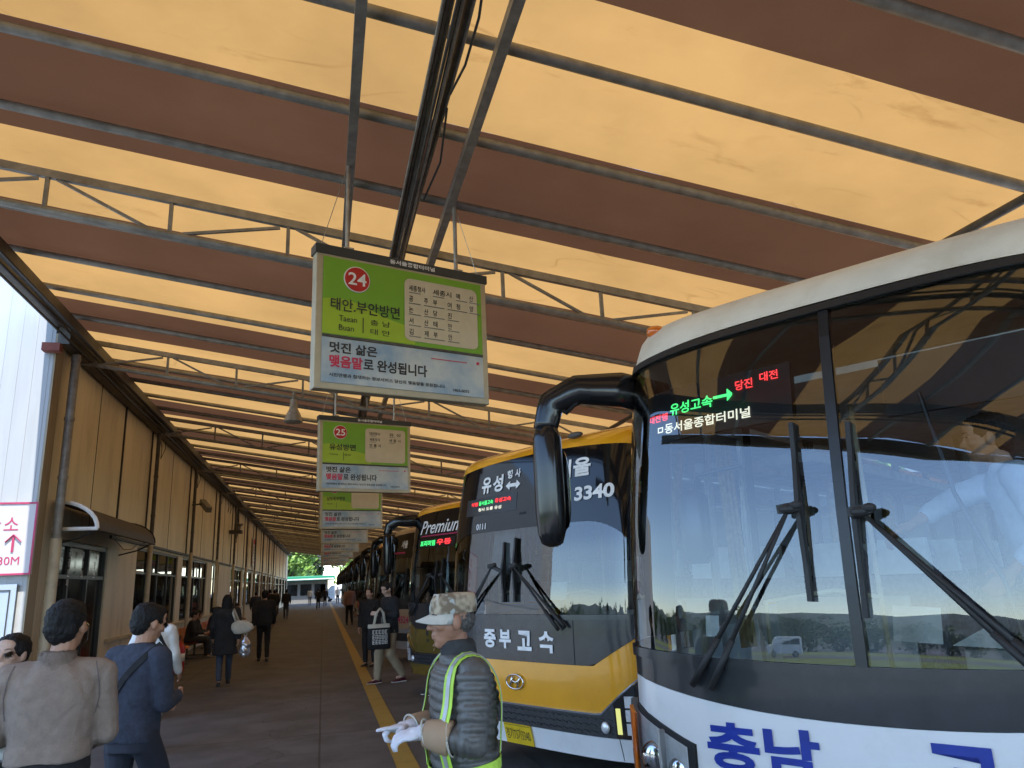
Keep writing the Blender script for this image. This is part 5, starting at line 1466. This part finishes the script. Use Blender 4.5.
# reflective straps hugging the jacket: sample the jacket surface by ray casting
jk_bvh = BVHTree.FromPolygons([v.co.copy() for v in jk.data.vertices], [tuple(p.vertices) for p in jk.data.polygons])
for sx in (1, -1):
    pts = []
    for i in range(27):
        t = i/26; a = -1.25+t*2.9        # from the back over the shoulder to the front waist
        # angle measured in the y-z plane around the shoulder point
        xx = sx*(.105 + .0*t)
        if t < .35: z_ = 1.00+t/.35*.33; y_ = -.01; d = V((sx*.35, -1, .15)); p = (xx, y_, z_)
        elif t < .6: u_ = (t-.35)/.25; ang = math.pi*u_; d = V((sx*.25, -math.cos(ang), math.sin(ang)+.1)); p = (xx, -.01, 1.33)
        else: u_ = (t-.6)/.4; z_ = 1.33-u_*.40; d = V((sx*.45, 1, .1)); p = (xx, -.01, z_)
        pts.append((p, d))
    path = smooth_path(hug(pts, .016), 4)
    for w_, mm, o_ in ((.058, 'lime', 0), (.022, 'silver', .004)):
        mb = MB(); ribbon(mb, [(p+d*o_, d) for p, d in path], w_); mb.build('reflective_strap', M[mm], b)
pts = []
for i in range(33):
    a = 2*math.pi*i/32; pts.append(((0,-.01,.955-.02*math.sin(a)), (math.cos(a), math.sin(a), 0)))
path = smooth_path(hug(pts, .010), 4)
mb = MB(); ribbon(mb, path, .045); mb.build('reflective_belt', M['lime'], b)
mb = MB(); mb.cap(P['chest']+V((.02,.13,-.1)), P['chest']+V((.02,.115,-.42)), .004, .004, 6); mb.build('zip', M['silver'], b)

# ---- man in beige jacket seen from behind, holding a child
bj = dict(shL=(-.19,.0,1.36), elL=(-.25,.02,1.10), haL=(-.10,.26,1.14), shR=(.185,.0,1.36), elR=(.225,.03,1.10), haR=(.10,.27,1.02), head=(.02,.03,1.585), **walk(.12, 'L', False))
def bdisp(P, k):
    def f(c):
        # creases fan out from the armpits, drape falls straight below
        s_ = 1 if c.x > 0 else -1; ap = V((s_*.15, 0, 1.25)); d = c-ap; r_ = math.hypot(d.x, d.z); th = math.atan2(d.z, d.x*s_)
        w_ = math.exp(-((r_-.12)/.10)**2)*(1 if abs(c.x) < .24 else .6)
        cr = max(0, math.sin(th*7+2.5*noise.noise(c*4)))**2
        low = max(0, min(1, (1.12-c.z)/.15))
        return -.005*w_*cr+.006*low*math.sin(c.x*34+4*noise.noise(V((c.x*3, c.y*3, c.z*4))))+.006*noise.noise(V((c.x*3, c.y*3, c.z*3)))+.0025*noise.noise(c*28)
    return f
b, P, q, m, jk = person('man in beige jacket seen from behind, carrying a small child on his left shoulder', (-1.20, 4.12, 0), R_(8), bj, 1.69,
    top='beige_j', legs='light_trs', hairstyle='short', vox=.011, bulk=1.02, hem=1.0, hyaw=-.35, vtop=.009, topdisp=bdisp, hands={'L': dict(curl=.5), 'R': dict(curl=.5)})
mb = MB(); mb.loft([((0,0,.935),.172,.13), ((0,0,.955),.176,.132), ((0,0,1.0),.172,.13)], 26); mb.build('shirt_hem', M['cloth_k'], b, smooth=True)
mb = MB(); mb.loft([(P['neck']+V((0,-.008,-.035)), .085, .083), (P['neck']+V((0,-.004,.02)), .074, .074), (P['neck']+V((0,0,.045)), .066, .066)], 22); remesh(mb, 'collar', M['beige_j'], .008, b, 2)
strands(b, b.children[0], 2600, .03)
for sx in (-1, 1): seam(b, jk, [((sx*(.165+.012*math.sin(k_*.4)), 0, 1.18+k_*.018), (sx*.25, -1, .05+k_*.03)) for k_ in range(13)], 'beige_jl', .005)
mb = MB()
mb.add([(-.20,.06,.98), (-.235,.0,.97), (-.31,.05,.74), (-.33,.12,.72), (-.24,.12,.80)], [(0,1,2,3,4)])
mb2 = MB(); mb2.loft([((-.23,.05,1.0),.03,.07), ((-.26,.06,.86),.05,.08), ((-.30,.08,.74),.05,.07)], 14); mb2.build('jacket_flap', M['beige_jl'], b, smooth=True)
# child on his shoulder: head left of the man's, facing back towards the camera
def child():
    mb = MB(); c0 = V((-.215, .115, 1.485)); qq, mm = head(mb, c0, R_(160), .1, .78)
    mb.cap(c0+V((0,.02,-.09)), c0+V((0,.06,-.16)), .035, .04)
    mb.loft([(c0+V((.02,.09,-.45)), .09,.08), (c0+V((.01,.09,-.30)), .10,.085), (c0+V((0,.06,-.18)), .085,.07), (c0+V((0,.04,-.12)), .04,.04)], 18)
    sh = c0+V((-.075,.05,-.17)); el = c0+V((-.13,-.03,-.24)); ha = c0+V((-.13,-.13,-.275))
    mb.cap(sh, el, .032, .028); mb.cap(el, ha, .028, .02); hand(mb, ha, (.2,-.9,-.3), (-.3,-.2,.9), 1, .6, False, .62, 1.1)
    sh2 = c0+V((.09,.06,-.17)); mb.cap(sh2, c0+V((.15,-.0,-.2)), .032, .025)
    for sx in (-1, 1): mb.cap(c0+V((.02+sx*.05,.09,-.46)), c0+V((.02+sx*.11,.02,-.62)), .05, .04); mb.cap(c0+V((.02+sx*.11,.02,-.62)), c0+V((.02+sx*.10,.08,-.80)), .04, .03)
    o = remesh(mb, 'person', M['skin3'], .006, None, 2); tag(o, 'small child with dark hair peeking over the shoulder of the man in the beige jacket', 'person')
    mb = MB(); mb.ell(qq(0,-.024,.036), (.071,.082,.074), 16, 10, mm); mb.ell(qq(0,.030,.082), (.052,.036,.026), 14, 9, mm); mb.ell(qq(0,-.05,-.0), (.06,.05,.06), 14, 9, mm)
    remesh(mb, 'hair', M['hair'], .006, o, 2, lambda c: .006*noise.noise(c*60)); add_eyes(o, qq, mm, .78)
    mb = MB(); mb.loft([(c0+V((.02,.09,-.47)), .115,.10), (c0+V((.01,.09,-.30)), .118,.10), (c0+V((0,.06,-.17)), .10,.08), (c0+V((0,.045,-.125)), .05,.05)], 18)
    mb.cap(sh, el, .045, .040); mb.cap(el, el.lerp(ha, .8), .040, .032); mb.cap(sh2, c0+V((.14,.0,-.2)), .045, .04)
    remesh(mb, 'sweater', M['puff_w'], .008, o, 2, lambda c: .004*noise.noise(c*40))
    mb = MB()
    for sx in (-1, 1): mb.cap(c0+V((.02+sx*.05,.09,-.46)), c0+V((.02+sx*.11,.02,-.62)), .062, .05); mb.cap(c0+V((.02+sx*.11,.02,-.62)), c0+V((.02+sx*.10,.08,-.76)), .05, .04)
    remesh(mb, 'trousers', M['cloth_g'], .01, o, 2)
    o.location = (-1.20, 4.12, -.03); o.rotation_euler.z = R_(8)
    strands(o, o.children[0], 900, .028)
child()

# ---- man in navy top with cross-body strap, walking away
nb = dict(**walk(.24, 'R', False)); nb.update(shL=(-.168,.0,1.35), elL=(-.205,.03,1.09), haL=(-.09,.22,1.05), shR=(.168,.0,1.35), elR=(.205,.02,1.09), haR=(.12,.22,1.10), head=(0,.07,1.55), neck=(0,.02,1.41), chest=(0,.01,1.23))
b, P, q, m, jk = person('man in navy top with a black cross-body strap walking away behind the beige jacket', (-1.09, 5.25, 0), R_(-32), nb, 1.68,
    top='navy', legs='navy_d', hairstyle='short', vox=.011, bulk=.96, hem=.88, hpitch=-.25, hyaw=-.3, vtop=.010)
strands(b, b.children[0], 2200, .026, 8)
bv = BVHTree.FromPolygons([v.co.copy() for v in jk.data.vertices], [tuple(p.vertices) for p in jk.data.polygons])
jk_bvh = bv
pts = []
for i in range(29):
    t = i/28; a = 2*math.pi*t
    # loop over the right shoulder and under the left arm
    c_ = V((0,0,1.20)); u_ = V((.62,0,.78)); w_ = V((0,1,0)); d = u_*math.cos(a)+w_*math.sin(a)
    pts.append((c_+V((0,0,.0)), d))
mb = MB(); ribbon(mb, smooth_path(hug(pts, .008), 2), .04, .005); mb.build('strap', M['cloth_k'], b)

# ---- mid distance people
b, P, q, m, jk = person('woman in white puffer jacket with a black shoulder strap, walking just past the navy top', (-1.87, 9.8, 0), R_(-15), dict(**walk(.14, 'L')), 1.60,
    top='puff_w', legs='cloth_g', shoe='puff_w', hairstyle='bob', vox=.014, bulk=1.12, hem=.86, loose=1.15, hyaw=-.6)
mb = MB(); mb.tube([(.0,-.15,1.36), (.10,-.14,1.28), (.2,-.02,1.02)], .022, 6); mb.build('strap', M['cloth_k'], b)
person('dark haired person mostly hidden behind the navy top and the white puffer jacket', (-2.42, 12.3, 0), R_(160), {}, 1.60, top='cloth_k', legs='cloth_k', hair='hair_g', hairstyle='bob', vox=.02)
b, P, q, m, jk = person('woman in long charcoal coat and jeans walking away with a cream shoulder bag', (-1.80, 16.0, 0), R_(8), dict(**walk(.2, 'R')), 1.66,
    top='coat_k', legs='jeans', hairstyle='long', vox=.016, bulk=1.16, hem=.56, long=True)
t = empty('shoulder_bag', (-1.50, 15.86, 0), R_(8), 'cream canvas shoulder bag under the arm of the woman in the charcoal coat', 'bag')
mb = MB(); mb.loft([((-.02,0,.92),.12,.05), ((.02,0,1.0),.21,.075), ((.0,0,1.10),.19,.06), ((-.03,0,1.16),.10,.03)], 18); remesh(mb, 'bag_body', M['tote_w'], .015, t, 3, lambda c: .015*noise.noise(c*9))
mb = MB(); mb.tube([(-.10,0,1.12), (-.17,-.03,1.30), (-.16,.02,1.38), (-.05,.05,1.13)], .022, 8); mb.build('handle', M['tote_w'], t, smooth=True)
t = empty('shopping_bag', (-1.42, 15.8, 0), R_(8), 'shiny silver bag carried low beside the charcoal coat', 'bag')
mb = MB(); mb.loft([((0,0,.50),.07,.06), ((0,0,.58),.11,.08), ((.01,0,.74),.10,.07), ((.0,0,.86),.04,.03)], 14); remesh(mb, 'bag_body', M['silverbag'], .012, t, 1, lambda c: .018*noise.noise(c*16))
mb = MB(); mb.tube([(0,0,.86), (-.03,.0,.92), (.03,.0,.92), (0,0,.86)], .008, 6); mb.build('handle', M['puff_w'], t)
person('man dressed in black walking away beyond the charcoal coat', (-1.42, 20.6, 0), R_(5), dict(**walk(.14, 'L')), 1.72, top='cloth_k', legs='cloth_k', vox=.018, bulk=1.1)

# man with the tote bag reading a phone
tm = dict(**walk(.17, 'R', False)); tm.update(shL=(-.18,0,1.38), elL=(-.24,.0,1.12), haL=(-.05,.24,1.16), elR=(.24,-.04,1.10), haR=(.27,.03,.92), head=(0,.06,1.57), neck=(0,.01,1.42))
b, P, q, m, jk = person('man in black jacket and khaki trousers with maroon shoes, looking down at a phone', (1.20, 14.5, 0), R_(115), tm, 1.76,
    top='cloth_k', legs='khaki', shoe='maroon', skin='skin3', vox=.011, bulk=1.04, hem=.82, hpitch=-.42, hyaw=.25, loose=1.25)
mb = MB(); mb.loft([((.03,.105,.88),.07,.035), ((.03,.11,1.1),.06,.035), ((.02,.10,1.34),.04,.03)], 14); mb.build('shirt', M['cloth_g'], b, smooth=True)
t = empty('mobile_phone', (.96, 14.45, 1.26), R_(115), 'dark phone held by the man with the tote bag', 'phone')
mb = MB(); mb.bar((0,.0,-.04), (0,.06,.07), .075, .01); mb.build('phone_body', M['black'], t)
t = empty('tote_bag', (.99, 14.22, 0), R_(15), 'black tote bag with white printed square and cream handles, hanging from his arm', 'bag')
mb = MB(); mb.loft([((0,0,.60),.19,.03), ((0,0,.62),.205,.05), ((0,0,.96),.20,.05), ((0,0,1.0),.195,.03)], 16, 6); tb = mb.build('bag_body', M['cloth_k'], t, auto=50)
mb = MB(); mb.loft([((0,0,.965),.203,.055), ((0,0,1.03),.20,.04)], 16, 6); mb.build('cream_top', M['tote_w'], tb, auto=50)
mb = MB()
for yy in (-.03, .03): mb.tube([(-.10,yy,1.0), (-.05,yy,1.22), (.02,yy,1.30), (.08,yy,1.22), (.12,yy,1.0)], .014, 6)
mb.build('handle', M['tote_w'], t, smooth=True)
mb = MB()
def tp(x, z): return (x, -.056, z)
rn_ = random.Random(5)
for i in range(3):
    for j in range(5):
        x_ = -.14+j*.058; z_ = .92-i*.085
        for (a_, b_, c_, d_) in ((0,.046,0,.010), (0,.010,-.05,0), (.036,.046,-.05,0) if rn_.random() < .6 else (.018,.028,-.05,0), (0,.046,-.06,-.05), (0,.046,-.032,-.022) if rn_.random() < .5 else (.015,.03,-.03,-.02)): mb.box(x_+a_, x_+b_, -.058, -.056, z_+c_, z_+d_)
mb.build('print', M['puff_w'], tb)
person('person in black standing behind the man with the tote bag', (1.02, 17.6, 0), R_(150), {}, 1.66, top='cloth_k', legs='cloth_k', vox=.018, skin='skin3')
person('person in dark trousers and white soled shoes mostly hidden behind the attendant', (1.74, 12.6, 0), R_(110), {}, 1.60, top='cloth_k', legs='jeans', shoe='cloth_k', vox=.016)
person('man in dusty pink top with a dark backpack walking beside the far coaches', (1.22, 37, 0), R_(10), dict(**walk(.12,'L')), 1.76, top='pinkish', legs='cloth_k', vox=.022)

# group walking away on the left, far figures at the end
far = [(-2.55, 44, 8, 'cloth_k', 'khaki', 'walking figure in black top and khaki trousers, in the group ahead on the left'),
       (-2.95, 46.5, 10, 'cloth_k', 'cloth_k', 'walking figure all in black, leftmost of the group ahead'),
       (-2.15, 49, 0, 'coat_k', 'jeans', 'walking figure in charcoal coat, rightmost of the group ahead on the left'),
       (-3.1, 39, 4, 'navy', 'navy_d', 'figure in navy standing close to the wall ahead on the left'),
       (-.36, 66, 0, 'cloth_k', 'cloth_k', 'black silhouetted figure in the middle of the platform near the lit end'),
       (.22, 76, 0, 'cloth_k', 'cloth_k', 'smaller dark figure right beside the middle one near the lit end'),
       (-1.3, 84, 5, 'puff_w', 'cloth_g', 'tiny pale clothed figure at the platform end, before the kiosk'),
       (1.6, 88, 0, 'puff_w', 'navy_d', 'tiny figure in white at the platform end beside the coaches'),
       (-3.2, 58, 0, 'cloth_g', 'cloth_k', 'small grey clothed figure by the wall far ahead')]
for x, y_, a, tp_, lg, lb in far:
    person(lb, (x, y_, 0), R_(a), walk(.13, random.choice('LR')), random.uniform(1.62, 1.76), top=tp_, legs=lg, vox=.028, face=False)

# ---- seats along the wall and seated people
def bench(x, y_, lab, n=3):
    t = empty('waiting_seats', (x, y_, 0), 0, lab, 'bench', 'rows of orange seats along the wall')
    mb = MB(); mb.bar((-.05, 0, .36), (-.05, n*.55, .36), .06); 
    for k in (0.2, n*.55-.2): mb.bar((-.05,k,.36), (-.05,k,.02), .05, .05, (0,1,0)); mb.bar((-.28,k,.02), (.22,k,.02), .05, .035)
    mb.build('frame', M['steel_d'], t)
    for i in range(n):
        yy = .275+i*.55
        pr = [(.22,.40), (.18,.425), (0,.405), (-.14,.41), (-.21,.47), (-.26,.62), (-.30,.80)]
        mb = MB(); vs = []
        for th in (0, -.018):
            for j, (a, z_) in enumerate(pr):
                for e in (-.23, -.12, 0, .12, .23): vs.append((a+(.02 if abs(e) > .2 else 0)*(1 if j > 3 else 0), yy+e, z_+th+(.02 if abs(e) > .2 else 0)))
        fs = []; K = len(pr)*5
        for j in range(len(pr)-1):
            for c_ in range(4):
                p_ = j*5+c_; fs += [(p_, p_+5, p_+6, p_+1), (K+p_, K+p_+1, K+p_+6, K+p_+5)]
        mb.add(vs, fs); mb.build('seat', M['orange'], t, smooth=True)
    return t
bench(-3.45, 19.6, 'orange plastic seats against the wall just beyond the fire extinguisher')
bench(-3.45, 22.4, 'orange plastic seats further along, occupied by people in black')
bench(-3.45, 26.4, 'orange plastic seats beside the third wall window')
bench(-3.45, 33.0, 'orange plastic seats before the plain wall section far along')
SIT = dict(pelvis=(0,-.05,.50), chest=(0,.0,.82), neck=(0,.03,1.00), head=(0,.08,1.15), shL=(-.18,.02,.95), elL=(-.22,.12,.70), haL=(-.08,.34,.66), shR=(.18,.02,.95), elR=(.22,.12,.70), haR=(.08,.34,.66),
           hiL=(-.09,0,.48), knL=(-.12,.42,.47), anL=(-.12,.40,.085), hiR=(.09,0,.48), knR=(.12,.42,.47), anR=(.12,.44,.085))
for i, (yy, tp_, lg, lb, hs) in enumerate(((22.75, 'cloth_k', 'cloth_k', 'seated person in black nearest the empty orange seat', 'short'), (23.4, 'coat_k', 'jeans', 'seated person in charcoal top and jeans on the occupied orange seats', 'bob'),
        (26.8, 'navy', 'cloth_k', 'seated person in navy by the third wall window', 'short'), (27.5, 'cloth_k', 'khaki', 'seated person in black top and khaki trousers by the third window', 'bob'), (33.4, 'cloth_g', 'cloth_k', 'seated person in grey before the plain wall section', 'short'))):
    person(lb, (-3.45, yy, 0), R_(-90), SIT, 1.66, top=tp_, legs=lg, vox=.02, hem=.47, hairstyle=hs, hpitch=-.3, shoe='cloth_g')

# fire extinguisher
t = empty('fire_extinguisher', (-3.1, 18.9, 0), 0, 'large red fire extinguisher standing on the platform before the orange seats', 'fire extinguisher')
mb = MB(); mb.loft([((0,0,.02),.12,.12), ((0,0,.05),.135,.135), ((0,0,.52),.135,.135), ((0,0,.62),.10,.10), ((0,0,.66),.04,.04), ((0,0,.70),.035,.035)], 24); mb.build('cylinder', M['red'], t, auto=50)
mb = MB(); mb.bar((0,-.0,.72), (0,.14,.78), .03); mb.bar((0,0,.70), (0,.14,.70), .02); mb.tube([(0,-.02,.70), (.0,-.17,.62), (.0,-.19,.35), (0,-.16,.2)], .015, 8); mb.build('valve', M['black'], t)
mb = MB(); mb.loft([((0,0,.25),.1365,.1365), ((0,0,.42),.1365,.1365)], 24); mb.build('label_band', M['paper'], t, smooth=True)

# ---- driver standing inside the nearest coach, reaching towards the centre pillar
drv = dict(pelvis=(0,0,.93), chest=(0,.06,1.24), neck=(0,.10,1.42), head=(0,.16,1.56), shR=(.18,.10,1.36), elR=(.10,.32,1.30), haR=(-.10,.56,1.17), shL=(-.18,.10,1.36), elL=(-.25,.05,1.10), haL=(-.2,.2,.95))
base = V((2.2, 2.88, 0)); ph = R_(33); Bx = V((math.cos(ph), math.sin(ph), 0)); Ly = V((-math.sin(ph), math.cos(ph), 0))
pp = base+Bx*.85+Ly*(-.62); fd = (-.35*Bx+.94*Ly)
person('driver in pale blue shirt standing inside the nearest coach, one arm reaching towards the windshield', (pp.x, pp.y, .67), math.atan2(-fd.x, fd.y), drv, 1.74, top='shirt_b', legs='navy_d', vox=.011, bulk=1.0, sleeve_end=.6, hands={'R': dict(d=(-.1,.9,-.4), n=(0,.3,.9), curl=.7)})
bpy.data.scenes.remove(tmp_scene)
